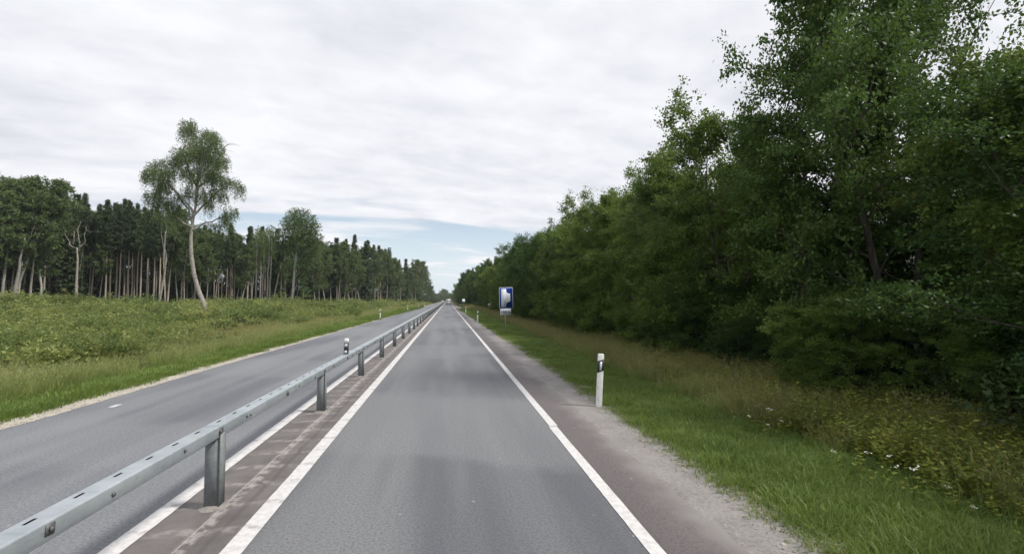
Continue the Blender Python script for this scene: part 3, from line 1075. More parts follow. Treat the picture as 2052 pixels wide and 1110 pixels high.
# ------------------------------------------------------------------ single trees of the left side
def lone_birch():
    dep = 62.0; px, py = 414, 633
    x, y = along(px, dep); g = gzf(x, y)
    s = dep / FPX                               # metres per photo pixel at that distance
    root = empty('lone_birch', (x, y, g - .05), -YAW, label='tall lone birch with curved white trunk and weeping crown in the field', cat='tree')
    rr = np.random.default_rng(5)
    q = lambda a, b, d=0.0: np.array([(a - px) * s, d, (py - b) * s])
    tb, lb = MB(), MB()
    tpts = [(417, 640, 0), (413, 618, 0), (406, 598, .1), (396, 575, .1), (388, 545, 0), (382, 505, -.1), (379, 470, 0), (381, 435, .1), (386, 405, .1), (390, 370, 0), (393, 330, -.1), (394, 290, 0), (392, 255, .1)]
    pth = np.array([q(*t) for t in tpts])
    # refine
    tt = np.linspace(0, len(pth) - 1, 40)
    pth = np.stack([np.interp(tt, np.arange(len(pth)), pth[:, c]) for c in range(3)], -1)
    rad = np.interp(np.linspace(0, 1, 40), [0, .05, .2, .45, .7, 1], [.52, .36, .28, .22, .13, .03])
    tb.tube(pth, rad, 10)
    # the low stump and shoots at the foot
    tb.tube([q(404, 640, .3), q(403, 620, .2), q(401, 612, .2)], [.16, .13, .05], 6)
    limbs = [[(381, 440, 0), (366, 412, .6), (340, 385, 1.2), (310, 350, 1.6), (292, 318, 1.8)],
             [(383, 420, 0), (372, 395, -.8), (352, 372, -1.6), (336, 352, -2.0)],
             [(384, 425, 0), (396, 405, .4), (412, 385, .8), (436, 362, 1.2), (458, 352, 1.4)],
             [(386, 400, 0), (400, 370, -1.0), (414, 330, -1.8), (428, 298, -2.2), (434, 280, -2.3)],
             [(388, 385, 0), (376, 350, 1.2), (366, 300, 2.0), (362, 258, 2.2)],
             [(391, 350, 0), (404, 315, 1.6), (418, 275, 2.4), (428, 262, 2.6)],
             [(392, 320, 0), (384, 285, -1.5), (374, 252, -2.0)],
             [(382, 455, 0), (398, 440, .8), (420, 428, 1.5), (440, 418, 1.8)],
             [(381, 450, 0), (368, 440, -.8), (352, 424, -1.4), (340, 408, -1.6)],
             [(390, 370, 0), (392, 340, 2.4), (396, 300, 3.6)], [(390, 375, 0), (394, 345, -2.4), (398, 310, -3.6)]]
    for L in limbs:
        p = np.array([q(*t) for t in L]); k = len(p)
        t2 = np.linspace(0, k - 1, 9)
        p = np.stack([np.interp(t2, np.arange(k), p[:, c]) for c in range(3)], -1)
        p[1:] += rr.normal(size=(8, 3)) * .08
        tb.tube(p, np.linspace(.15, .03, 9), 6, cap=False)
        for j in range(7):
            a = p[rr.integers(3, 9)]
            tb.tube(curve_path(a, unit(rr.normal(size=3) + np.array([0, 0, .5])), rr.uniform(.7, 1.7), (0, 0, -.6), 3, rr), [.035, .025, .016, .008], 3, cap=False)
    clumps = [(366, 252, 0, 20, 20), (356, 244, 1, 14, 14), (380, 244, -1, 20, 16), (396, 250, 1, 16, 16), (392, 280, 0, 34, 26), (374, 290, 2, 26, 26), (404, 305, -2, 34, 30),
              (426, 268, -1, 20, 18), (440, 278, -2, 20, 20), (446, 300, -2, 16, 20), (434, 312, 0, 24, 26), (389, 325, 2, 32, 28), (396, 350, -2, 32, 28), (412, 345, 1, 26, 28),
              (379, 330, -3, 26, 30), (388, 300, 3.5, 24, 26), (392, 315, -3.5, 24, 26), (396, 382, .5, 26, 22), (422, 378, 1, 24, 24), (434, 350, 1, 20, 18), (450, 352, 1.4, 18, 15), (464, 362, 1.4, 10, 14),
              (292, 312, 1.8, 22, 16), (278, 318, 1.6, 13, 15), (272, 338, 1.4, 11, 15), (302, 335, 1.5, 20, 20), (318, 345, -1.8, 22, 20), (306, 368, 1, 20, 24), (329, 362, -1, 22, 24), (318, 392, -1.4, 18, 22),
              (350, 345, -2, 14, 13), (346, 385, 1.0, 16, 18), (350, 404, -1.4, 15, 13), (322, 408, -1.6, 14, 12), (360, 425, -.8, 14, 12), (436, 418, 1.8, 13, 13), (430, 434, 1.8, 10, 10), (418, 442, 1.4, 12, 8), (408, 400, .6, 12, 14), (366, 374, .6, 16, 18), (406, 441, 1.2, 8, 6)]
    clumps += [(348, 402, -1.5, 15, 12), (338, 396, -1.6, 12, 12), (362, 416, -1.0, 12, 10), (444, 408, 1.8, 14, 12), (432, 424, 1.6, 12, 9)]
    for (a, b, dd, rx, rz) in clumps:
        c = q(a, b, dd)
        n = int(14 + rx * rz * .15)
        hang_clump(lb, tb, c, rx * s * .62 + .22, rz * s * .50 + .12, n, rr, .125, strand=(.7, 2.5), leaf_per=24)
    tb.obj('trunk', M_BIRCH, root, True)
    lb.obj('crown', M_BIRCHLEAF, root)


lone_birch()


def roadside_aspen():
    dep = 100.0; px, py = 586, 612
    x, y = along(px, dep); g = gzf(x, y); s = dep / FPX
    root = empty('aspen_tree', (x, y, g - .05), -YAW, label='single round-crowned aspen with bare pale trunk at the edge of the left wood', cat='tree')
    rr = np.random.default_rng(15)
    q = lambda a, b, d=0.0: np.array([(a - px) * s, d, (py - b) * s])
    tb, lb = MB(), MB()
    tb.tube(np.array([q(585, 616), q(586, 590), q(588, 560), q(590, 525), q(594, 490), q(596, 460), q(597, 430)]), [.34, .29, .26, .23, .18, .11, .03], 9)
    tw = []
    clumps = [(588, 418, 0, 18, 13), (604, 420, 0, 17, 13), (576, 436, 1, 20, 16), (598, 442, 2, 24, 18), (598, 442, -2, 24, 18), (618, 436, 0, 18, 16), (625, 456, 0, 17, 18), (606, 466, 2.2, 24, 18), (606, 466, -2.2, 24, 18),
              (582, 464, 1, 24, 18), (566, 458, 0, 13, 13), (630, 474, 0, 11, 15), (572, 484, 1, 18, 13), (596, 488, 0, 20, 13), (620, 490, 0, 15, 12), (560, 478, 0, 9, 11), (612, 508, 1, 12, 9), (622, 522, 0, 11, 9), (604, 545, .5, 9, 12), (608, 568, .5, 8, 12), (600, 520, -.6, 9, 9), (628, 505, .5, 8, 9)]
    for (a, b, dd, rx, rz) in clumps:
        c = q(a, b, dd)
        st = q(590 + (b < 470) * 4, min(600, b + rz + 14), 0)
        tb.tube(curve_path(st, unit(c - st), np.linalg.norm(c - st), (0, 0, .2), 4, rr), [.07, .055, .04, .03, .015], 4, cap=False)
        n = int(rx * rz * .42)
        d = unit(rr.normal(size=(n, 3))) * (rr.random((n, 1)) ** .4)
        o = c + d * np.array([rx * s, rx * s, rz * s])
        tw.append(np.concatenate([o, unit(d + rr.normal(size=(n, 3)) * .5), np.full((n, 1), .5)], 1))
    foliage(lb, np.concatenate(tw), 12, .20, rr, up=.5, spread=.18, width=.85)
    tb.obj('trunk', M_ASPB, root, True)
    lb.obj('crown', M_ASPEN, root)


roadside_aspen()


def bare_tree(name, px, dep, hpx, label, forks, mat_, leafy=None, r0=.20):
    """pale snag: main stem and forks given in photo pixels relative to the foot"""
    x, y = along(px, dep); g = gzf(x, y); s = dep / FPX
    root = empty(name, (x, y, g - .05), -YAW, label=label, cat='tree')
    rr = np.random.default_rng(int(px))
    tb = MB()
    for k, L in enumerate(forks):
        p = np.array([[a * s, (rr.normal() * .3 if k else 0), b * s] for a, b in L])
        n = 9
        t2 = np.linspace(0, len(p) - 1, n)
        p = np.stack([np.interp(t2, np.arange(len(p)), p[:, c]) for c in range(3)], -1)
        p[1:-1] += rr.normal(size=(n - 2, 3)) * .05
        a, b = (r0, .09) if k == 0 else (.10, .02)
        tb.tube(p, np.linspace(a, b, n), 7)
        if k:
            for j in range(4):
                tb.tube(curve_path(p[rr.integers(3, n)], unit(rr.normal(size=3) * np.array([1, 1, .5]) + np.array([0, 0, .4])), rr.uniform(.4, 1.3), (0, 0, .2), 3, rr), [.03, .022, .015, .006], 3, cap=False)
    tb.obj('trunk', mat_, root, True)
    if leafy:
        lb = MB()
        for (a, b, rx, rz) in leafy:
            hang_clump(lb, tb, (a * s, rr.normal() * .6, b * s), rx * s, rz * s, int(14 + rx * rz * .12), rr, .20, strand=(.3, 1.0), leaf_per=12)
        lb.obj('crown', M_BIRCHLEAF, root)


bare_tree('forked_snag', 153, 84, 150, 'bare dead birch with forked antler-like branches before the left wood',
          [[(0, 0), (-1, 60), (0, 110), (-2, 126)], [(-2, 122), (-12, 132), (-20, 142), (-27, 155)], [(-1, 124), (4, 140), (2, 162), (3, 180)], [(0, 124), (9, 138), (13, 150), (12, 168)], [(-14, 134), (-10, 150), (-14, 160)]], M_DEAD, r0=.24)
bare_tree('crooked_birch', 318, 88, 150, 'crooked birch with kinked pale stem left of the lone birch',
          [[(0, 0), (4, 40), (12, 78), (10, 100), (8, 120), (10, 160)], [(11, 80), (15, 100), (12, 130), (14, 170)], [(9, 120), (2, 150), (0, 178)]], M_BIRCH,
          leafy=[(10, 170, 12, 12), (-2, 185, 12, 12), (16, 180, 12, 14), (8, 200, 14, 12), (24, 160, 8, 10), (20, 195, 10, 10)], r0=.2)
for k, (px, dep, lean, h, lb) in enumerate([(513, 104, 0, 118, 'first slim white birch stem left of the aspen cluster'), (521, 106, 1, 122, 'second slim white birch stem of the row left of the aspen'),
                                            (526, 103, 1, 100, 'short slim birch stem, third of the row left of the aspen'), (536, 100, 2, 128, 'thickest white birch stem in the row left of the aspen'),
                                            (540, 104, 2, 125, 'slim birch stem just beside the thickest one, left of the aspen'), (546, 101, 16, 92, 'leaning birch stem nearest the aspen trunk')]):
    r2 = random.Random(k)
    crown = [(lean * .9 + r2.uniform(-4, 4), h + dz, 9 + r2.uniform(-2, 3), 10) for dz in (-12, 2, 14, 26, 36)] if k != 5 else [(16, 92, 7, 6), (13, 84, 6, 5)]
    bare_tree('slim_birch', px, dep, h, lb, [[(0, 0), (lean * .3, h * .4), (lean * .7, h * .75), (lean, h + 20 if k != 5 else h)]], M_BIRCH, leafy=crown, r0=.17)
bare_tree('leaning_trunk', 29, 80, 130, 'thick pale forked birch trunk at the far left edge of the wood',
          [[(0, 0), (2, 50), (9, 90), (12, 118), (16, 150)], [(6, 78), (2, 100), (3, 130), (6, 160)], [(14, 130), (28, 150), (38, 170)]], M_BIRCH,
          leafy=None, r0=.30)

# ------------------------------------------------------------------ tree stock, shared between copies
def prof_bush(t):
    return (.70 + .30 * math.sin(min(1, t / .35) * 1.57)) * (1 - max(0, (t - .40) / .60) ** 2.0) + .08


def prof_oval(t):
    return max(.12, math.sin(max(.02, min(1, (t - .2) / .8)) ** .8 * 3.0))


STOCK = {
    'alder': [broadleaf(101, 9.5, 2.9, 48, 31, .090, .05, .13, prof_bush, 2, sub=6, tw=9), broadleaf(102, 9.5, 3.2, 50, 31, .090, .04, .14, prof_bush, 3, sub=6, tw=9),
              broadleaf(103, 9.5, 2.7, 48, 31, .088, .06, .13, prof_bush, 1, sub=6, tw=9)],
    'willow': [broadleaf(111, 9.2, 3.0, 48, 30, .098, .05, .12, prof_bush, 3, leafm=M_LEAFW, sub=6, tw=8), broadleaf(112, 9.2, 2.8, 48, 30, .098, .08, .12, prof_bush, 2, leafm=M_LEAFW, sub=6, tw=8)],
    'leafy': [broadleaf(121, 18, 3.6, 40, 9, .26, .32, .20, prof_oval, 1, bark=M_ASPB, leafm=M_BIRCHLEAF, sub=5, tw=6), broadleaf(122, 18, 3.2, 38, 9, .26, .40, .18, prof_oval, 1, bark=M_BIRCH, leafm=M_BIRCHLEAF, sub=5, tw=6, droop=.3),
              ],
    'bushy': [broadleaf(123, 18, 4.0, 46, 9, .26, .06, .20, prof_bush, 1, leafm=M_ASPEN, sub=5, tw=6)],
    'pine': [pine(131, 20, .60, 1.9, 1.1), pine(132, 20, .66, 1.7, 1.0), pine(133, 20, .62, 2.2, 1.1), pine(134, 20, .54, 1.8, 1.3)],
    'spruce': [spruce(141, 18, 2.5), spruce(142, 18, 2.1, .15)],
}
BASEH = {'alder': 9.5, 'willow': 9.2, 'leafy': 18, 'bushy': 18, 'pine': 20, 'spruce': 18}
NAMES = {'alder': 'alder_tree', 'willow': 'willow_tree', 'leafy': 'leafy_tree', 'bushy': 'dense_tree', 'pine': 'pine_tree', 'spruce': 'spruce_tree'}
WORD = {'alder': 'dark bushy alder', 'willow': 'paler yellowish-green bushy tree', 'leafy': 'leafy broad-crowned tree', 'bushy': 'dense low-branched leafy tree', 'pine': 'tall pine with bare stem', 'spruce': 'dark pointed spruce'}
pr = random.Random(77)


def plant(kind, x, y, h, label, group, var=None, fat=1.0):
    v = STOCK[kind]
    tm, cm = v[pr.randrange(len(v)) if var is None else var]
    s = h / BASEH[kind]
    root = empty(NAMES[kind], (x, y, gzf(x, y) - .08), pr.uniform(0, 6.28), label=label, cat='tree', group=group)
    root.scale = (s * fat, s * fat, s)
    inst('trunk', tm, root); inst('crown', cm, root)
    return root


# ------------------------------------------------------------------ right side: wall of trees along the verge
ORD = ['first', 'second', 'third', 'fourth', 'fifth', 'sixth', 'seventh', 'eighth', 'ninth', 'tenth', 'eleventh', 'twelfth', 'thirteenth', 'fourteenth', 'fifteenth',
       'sixteenth', 'seventeenth', 'eighteenth', 'nineteenth', 'twentieth', 'twenty-first', 'twenty-second', 'twenty-third', 'twenty-fourth', 'twenty-fifth', 'twenty-sixth', 'twenty-seventh', 'twenty-eighth', 'twenty-ninth', 'thirtieth', 'thirty-first', 'thirty-second', 'thirty-third', 'thirty-fourth', 'thirty-fifth', 'thirty-sixth', 'thirty-seventh', 'thirty-eighth', 'thirty-ninth', 'fortieth']
front = []
# nearest ones set by hand: x, y, height, kind, variant, fatness
NEAR = [(10.6, 1.6, 6.4, 'alder', 0, 1.25), (10.4, 5.2, 6.6, 'alder', 1, 1.2), (12.4, 7.4, 7.8, 'willow', 0, 1.0), (11.7, 10.7, 13.2, 'alder', 0, .78),
        (10.9, 13.6, 10.4, 'alder', 2, .95), (10.6, 16.8, 9.4, 'willow', 0, 1.0), (10.8, 19.6, 7.9, 'alder', 1, 1.0), (10.6, 22.4, 8.5, 'willow', 1, 1.0), (10.5, 26.0, 9.0, 'willow', 0, 1.0),
        (10.4, 29.6, 9.0, 'willow', 1, 1.0), (10.5, 33.2, 9.3, 'willow', 0, 1.0), (10.3, 37.0, 8.6, 'alder', 1, 1.0), (10.3, 41.0, 9.0, 'willow', 1, 1.05),
        (10.4, 45.0, 9.2, 'alder', 0, 1.0), (10.4, 49.5, 9.8, 'alder', 1, 1.0), (10.3, 54.0, 9.2, 'alder', 2, 1.0)]
for i, (x, y, h, kd, v, ft) in enumerate(NEAR):
    lb = f'{WORD[kd]} edging the right verge, {ORD[i]} tree from the camera'
    if i == 3: lb = 'tallest dark tree on the right verge, sky showing through its crown'
    plant(kd, x, y, h, lb, 'trees lining the right verge', v, ft)
yy = 58.5; k = 0
while yy < 620:
    kd = pr.choices(['alder', 'willow', 'spruce', 'leafy'], [5, 3, .8 if yy > 80 else 0, 1.0 if yy > 70 else 0])[0]
    h = pr.uniform(8.4, 10.4) if yy < 85 else pr.uniform(9, 12) if yy < 130 else pr.uniform(11.5, 15)
    if kd in ('spruce', 'leafy'): h *= 1.12
    if 138 < yy < 160: kd, h = 'spruce', pr.uniform(13, 15)
    x = 10.5 + pr.uniform(-.5, .8) + (.8 if kd in ('leafy', 'spruce') else 0)
    if k < 24:
        lb = f'{WORD[kd]} edging the right verge, {ORD[len(NEAR) + k]} tree from the camera'
    else:
        lb = f'{WORD[kd]} in the distant line along the right verge'
    plant(kd, x, yy, h, lb, 'trees lining the right verge', None, 1.0 if kd in ('alder', 'willow') else .95)
    k += 1
    yy += 4.2 if yy < 120 else 6.0 if yy < 250 else 9.0
yy = -1.0
while yy < 330:          # the rows behind
    for x0 in (15.0, 20.0):
        if x0 > 17 and yy > 60: continue
        kd = pr.choice(['alder', 'willow', 'alder'])
        plant(kd, x0 + pr.uniform(-1, 1), yy + pr.uniform(-1, 1), pr.uniform(6.6, 8.0) if yy < 40 else pr.uniform(7.4, 8.8) if yy < 130 else pr.uniform(10, 13), f'{WORD[kd]} standing behind the front row on the right', 'trees behind the right-hand front row', None, 1.2)
    yy += 4.6 if yy < 60 else 7.5
# low bushes at the foot of the wall
for i in range(26):
    y = 7.5 + i * 2.3 + pr.uniform(-.6, .6)
    x = 9.3 + pr.uniform(-.3, .8)
    v = STOCK[pr.choice(['alder', 'willow'])]
    tm, cm = v[pr.randrange(len(v))]
    s = pr.uniform(.20, .33)
    r_ = empty('roadside_shrub', (x, y, gzf(x, y) - .05), pr.uniform(0, 6.28), cat='shrub', group='low shrubs under the right-hand trees',
               label=f'low dark shrub under the right-hand trees, {ORD[i]} from the camera')
    r_.scale = (s * 1.5, s * 1.5, s)
    inst('stem', tm, r_); inst('foliage', cm, r_)

# ------------------------------------------------------------------ left side: the wood beyond the field
PXD = ([-120, 0, 100, 330, 450, 560, 640, 700, 780, 830, 858], [82, 84, 92, 96, 106, 116, 130, 145, 190, 265, 340])
PXT = ([-120, 0, 40, 85, 105, 150, 200, 250, 330, 380, 430, 470, 500, 560, 640, 690, 735, 770, 800, 830, 850, 862], [330, 345, 350, 390, 425, 405, 425, 418, 425, 455, 465, 470, 468, 485, 492, 488, 492, 515, 528, 528, 545, 575])
wood = []
p = -110.0
while p < 862:
    step = 11 if p < 560 else 10 if p < 760 else 6.5
    for row in range(3):
        if row and p > 840: continue
        px = p + pr.uniform(-4.5, 4.5) + row * 3
        if row == 0 and (575 < px < 605 or 506 < px < 552): continue
        dep = np.interp(px, *PXD) + row * 10 + pr.uniform(-2.5, 2.5) + (2 if row == 0 else 0)
        top = np.interp(px, *PXT) + pr.uniform(-26, 26) + row * 2
        if px < 100: kd = pr.choices(['leafy', 'pine', 'spruce'], [5, 1.2, .6])[0]
        elif px < 345: kd = pr.choices(['pine', 'leafy', 'spruce'], [9, .5 if row == 0 else 1.6, .3])[0]
        elif px < 500: kd = pr.choices(['pine', 'leafy', 'spruce'], [6, 2.4, .8])[0]
        elif px < 640: kd = pr.choices(['pine', 'leafy', 'spruce'], [3, 4, 1.5])[0]
        else: kd = pr.choices(['pine', 'leafy', 'spruce'], [4, 4, 1.4])[0]
        if row == 2 and pr.random() < .75: kd = 'spruce' if pr.random() < .3 else 'bushy'
        wood.append((px, dep, top + (14 if row == 2 else 0), kd, row))
    p += step
wood.sort(key=lambda w: w[0])
cnt = {}
for (px, dep, top, kd, row) in wood:
    x, y = along(px, dep)
    h = 2.05 + (601 - top) / FPX * dep - gzf(x, y)
    if kd == 'spruce': h *= 1.03
    h = max(9, min(26, h))
    if row == 0 and 0 < px < 862:
        if px < 100: seg = 'near the left edge'
        elif px < 372: seg = 'left of the lone birch'
        elif px < 575: seg = 'between the lone birch and the aspen'
        elif px < 720: seg = 'right of the aspen'
        else: seg = 'closest to the road'
        c = cnt[(kd, seg)] = cnt.get((kd, seg), 0) + 1
        lb = f'{"tall pine" if kd == "pine" else WORD[kd]}, {ORD[min(c - 1, 29)]} front-row one {seg}, counted rightwards'
        gp = 'front row of the left wood'
    else:
        lb = f'{WORD[kd]} inside the left wood behind its front row'
        gp = 'trees inside the left wood'
    fat = {'pine': 1.0, 'leafy': .80, 'spruce': .95, 'bushy': 1.1}[kd] * (1.12 if px > 640 else 1.0)
    plant(kd, x, y, h, lb, gp, None, fat)
# the tall pale-leaved birches at the far left
for i, (px, dep, top) in enumerate([(-40, 78, 330), (6, 80, 330), (34, 82, 330), (62, 84, 362), (84, 86, 390)]):
    x, y = along(px, dep)
    plant('leafy', x, y, 2.05 + (601 - top) / FPX * dep - gzf(x, y), f'tall loose-crowned birch at the left picture edge, {ORD[i]} from the left', 'tall birches at the left edge', i % 2, .95)
# both sides far down the road
yy = 345.0
while yy < 900:
    kd = pr.choice(['leafy', 'spruce', 'pine', 'leafy'])
    plant(kd, -13.5 + pr.uniform(-2.5, 1) - (yy - 345) * .002, yy, pr.uniform(12, 17) if yy < 420 else pr.uniform(9, 14), f'{WORD[kd]} far down the left side of the road', 'far trees down the left side')
    yy += 10
for i in range(44):
    kd = pr.choice(['alder', 'spruce', 'alder', 'willow'])
    x = -40 + i * 2.0 + pr.uniform(-1, 1)
    h = 20 if -9 < x < -4 else pr.uniform(10, 15) + (3 if x > 12 else 0)
    plant(kd, x, 780 + pr.uniform(-25, 40), h, f'{WORD[kd]} closing the view at the end of the road', 'far trees at the end of the road', None, .8)

# ------------------------------------------------------------------ ground cover (scattered, uncountable)
SRC = bpy.data.collections.new('ground_cover_sources')      # not linked into the scene


def src(coll_name, meshes):
    c = bpy.data.collections.new(coll_name)
    for i, me in enumerate(meshes):
        o = bpy.data.objects.new(f'{coll_name}_{i:02d}', me); c.objects.link(o)
    return c


def scatter(name, P, rz, sc, coll, nvar, label, cat, tilt=.12):
    n = len(P)
    me = bpy.data.meshes.new(name)
    me.vertices.add(n); me.vertices.foreach_set('co', np.asarray(P, np.float32).ravel())
    r = np.random.default_rng(n)
    rot = np.stack([r.normal(size=n) * tilt, r.normal(size=n) * tilt, rz], -1).astype(np.float32)
    a = me.attributes.new('rot', 'FLOAT_VECTOR', 'POINT'); a.data.foreach_set('vector', rot.ravel())
    a = me.attributes.new('scl', 'FLOAT_VECTOR', 'POINT'); a.data.foreach_set('vector', np.asarray(sc, np.float32).ravel())
    a = me.attributes.new('idx', 'INT', 'POINT'); a.data.foreach_set('value', r.integers(0, nvar, n).astype(np.int32))
    o = bpy.data.objects.new(name, me)
    ng = bpy.data.node_groups.new(name, 'GeometryNodeTree')
    ng.interface.new_socket('Geometry', in_out='INPUT', socket_type='NodeSocketGeometry')
    ng.interface.new_socket('Geometry', in_out='OUTPUT', socket_type='NodeSocketGeometry')
    N = ng.nodes; Lk = ng.links
    gi = N.new('NodeGroupInput'); go = N.new('NodeGroupOutput')
    ci = N.new('GeometryNodeCollectionInfo'); ci.inputs['Collection'].default_value = coll
    ci.inputs['Separate Children'].default_value = True; ci.inputs['Reset Children'].default_value = True
    ip = N.new('GeometryNodeInstanceOnPoints'); ip.inputs['Pick Instance'].default_value = True
    def named(nm, typ):
        q = N.new('GeometryNodeInputNamedAttribute'); q.data_type = typ; q.inputs['Name'].default_value = nm
        return q.outputs['Attribute']
    Lk.new(gi.outputs[0], ip.inputs['Points']); Lk.new(ci.outputs[0], ip.inputs['Instance'])
    Lk.new(named('idx', 'INT'), ip.inputs['Instance Index'])
    Lk.new(named('rot', 'FLOAT_VECTOR'), ip.inputs['Rotation'])
    Lk.new(named('scl', 'FLOAT_VECTOR'), ip.inputs['Scale'])
    Lk.new(ip.outputs[0], go.inputs[0])
    md = o.modifiers.new('scatter', 'NODES'); md.node_group = ng
    link(o, kind='stuff', label=label, cat=cat)
    return o


def tuft(seed, nb, h, rad, wid, lean, m, seedheads=0, hm=None, curve=.35):
    r = np.random.default_rng(seed)
    mb = MB()
    a = r.random(nb) * 6.28; rr_ = rad * np.sqrt(r.random(nb))
    base = np.stack([rr_ * np.cos(a), rr_ * np.sin(a), np.full(nb, -.02)], -1)
    az = a + r.normal(size=nb) * .8
    out = np.stack([np.cos(az), np.sin(az), 0 * az], -1)
    hh = h * (.55 + .6 * r.random(nb))
    ln = lean * (.3 + r.random(nb))
    mid = base + out * (hh * ln * .35)[:, None] + np.array([0, 0, 1]) * (hh * .58)[:, None]
    tip = base + out * (hh * ln)[:, None] * (1 + curve) + np.array([0, 0, 1]) * (hh * (1 - .25 * ln))[:, None]
    sd_ = np.stack([-np.sin(az + r.normal(size=nb)), np.cos(az), 0 * az], -1)
    w = (wid * (.7 + .6 * r.random(nb)))[:, None] * .5
    V = np.stack([base - sd_ * w, base + sd_ * w, mid + sd_ * w * .8, mid - sd_ * w * .8, tip], 1).reshape(-1, 3)
    i = np.arange(nb)[:, None] * 5
    tint = np.repeat(np.clip(.5 + r.normal(size=nb) * .2, 0, 1), 5)
    mb.add(V, Q=i + np.array([[0, 1, 2, 3]]), T=i + np.array([[3, 2, 4]]), tint=tint)
    me = mb.mesh('tuft', m)
    if seedheads:
        me.materials.append(hm)
        # seed heads as extra narrow spindles on separate faces
        mb2 = MB(); mb2.add(V, Q=i + np.array([[0, 1, 2, 3]]), T=i + np.array([[3, 2, 4]]), tint=tint)
        nf = nb * 2
        sel = r.choice(nb, seedheads, replace=False)
        tp = tip[sel]; dirs = unit(tip[sel] - mid[sel])
        for _ in range(5):
            mb2.leaves(tp + r.normal(size=tp.shape) * .012 - dirs * r.uniform(0, .10, (len(sel), 1)), unit(dirs + r.normal(size=tp.shape) * .3), unit(r.normal(size=tp.shape)), .050 * h / .7, width=.28, tint=.5)
        me = mb2.mesh('tuft', m); me.materials.append(hm)
        mi = np.zeros(len(me.polygons), np.int32)
        # quads are stored first: blades' quads, then leaves' quads, then blades' tris
        mi[nb:nb + 5 * len(sel)] = 1
        me.polygons.foreach_set('material_index', mi)
    return me


def weed(seed, h, n_stem, m, leaf, per, flower=None, spread=.25, nfl=0):
    r = np.random.default_rng(seed)
    mb = MB(); fl = MB()
    tops = []
    for s in range(n_stem):
        a = r.random() * 6.28; b = np.array([math.cos(a), math.sin(a), 0]) * spread * r.random() ** .5
        hh = h * r.uniform(.6, 1.1)
        pth = curve_path((b[0], b[1], -.03), unit(np.array([b[0] * .6, b[1] * .6, 1.0]) + r.normal(size=3) * .08), hh, (0, 0, .1), 4, r)
        mb.tube(pth, [.006, .005, .004, .003, .0015], 3, cap=False, tint=.35)
        u = np.linspace(.12, 1, per) ** .9
        P = np.stack([np.interp(u, np.linspace(0, 1, 5), pth[:, c]) for c in range(3)], -1)
        az = np.arange(per) * 2.2 + r.random() * 6
        A = unit(np.stack([np.cos(az), np.sin(az), .35 - .5 * r.random(per)], -1))
        N = unit(np.array([0, 0, 1.0]) + r.normal(size=(per, 3)) * .45)
        mb.leaves(P, A, N, leaf * (1.15 - .55 * u) * (.7 + .6 * r.random(per)), width=.5, tint=np.clip(.5 + r.normal(size=per) * .2, 0, 1))
        tops.append(pth[-1])
    nm = None
    if flower is not None:
        nq = sum(len(q) for q in mb.q)
        cnt_ = 0
        for tpos in tops[:nfl]:
            k = 9
            off = r.normal(size=(k, 3)) * np.array([.022, .022, .006])
            mb.leaves(tpos + off, unit(r.normal(size=(k, 3)) * np.array([1, 1, .2])), unit(np.array([0, 0, 1.0]) + r.normal(size=(k, 3)) * .3),   .026, width=.9, tint=.5)
            cnt_ += k
        me = mb.mesh('weed', m); me.materials.append(flower)
        mi = np.zeros(len(me.polygons), np.int32); mi[nq:nq + cnt_] = 1
        me.polygons.foreach_set('material_index', mi)
        return me
    return mb.mesh('weed', m)


def bush(seed, h, w, nst, m, leaf, per):
    r = np.random.default_rng(seed)
    mb = MB(); tw = []
    for s in range(nst):
        a = r.random() * 6.28; e = r.uniform(.15, .75)
        d = unit(np.array([math.cos(a) * e * w / h, math.sin(a) * e * w / h, 1.0]))
        pth = curve_path((math.cos(a) * .08, math.sin(a) * .08, -.05), d, h * r.uniform(.65, 1.1), (0, 0, .1), 4, r)
        mb.tube(pth, [.010, .008, .006, .004, .002], 3, cap=False, tint=.2)
        for j in range(7):
            u = r.uniform(.15, 1)
            p0 = np.array([np.interp(u, np.linspace(0, 1, 5), pth[:, c]) for c in range(3)])
            dd = unit(r.normal(size=3) * np.array([1, 1, .4]) + np.array([0, 0, .45]))
            tw.append((*p0, *dd, h * .26 * r.uniform(.5, 1.2)))
    foliage(mb, tw, per, leaf, r, up=.6, spread=.04, width=.45)
    return mb.mesh('bush', m)


short = src('short_grass', [tuft(s, 170, .13, .33, .009, .6, M_GRASS) for s in range(3)] + [tuft(9, 150, .10, .34, .009, .7, M_GRASS)])
edgeg = src('edge_grass', [tuft(20 + s, 26, .08, .12, .009, .8, M_DRY if s == 2 else M_GRASS) for s in range(3)])
tallg = src('tall_grass', [tuft(30 + s, 120, .62, .36, .008, .35, M_TALL, 18, M_HEAD) for s in range(4)])
dryg = src('dry_grass', [tuft(40 + s, 110, .62, .36, .007, .32, M_DRY if s else M_TALL, 34, M_DRY) for s in range(3)] + [tuft(44, 120, .6, .36, .008, .4, M_TALL, 26, M_HEAD)])
weeds = src('weed', [weed(50 + s, .75, 7, M_WEED, .11, 16) for s in range(3)] + [weed(54, .8, 6, M_WEED, .10, 15), weed(56, .7, 6, M_BRUSH, .10, 15)])
flow = src('flowering_weed', [weed(60 + s, .5, 5, M_WEED, .09, 10, M_PETAL, .25, 2) for s in range(3)])
brush = src('field_brush', [bush(70 + s, 1.15, .9, 8, M_BRUSH, .095, 7) for s in range(4)] + [bush(75, 1.3, .7, 7, M_BRUSH, .12, 6), bush(76, .8, .8, 8, M_WEED, .09, 7)])
under2 = src('verge_undergrowth', [bush(90 + s, 1.5, 1.2, 10, M_UNDER, .085, 16) for s in range(3)])
under = src('wood_undergrowth', [bush(80 + s, 2.6, 2.0, 9, M_UNDER, .26, 8) for s in range(3)])


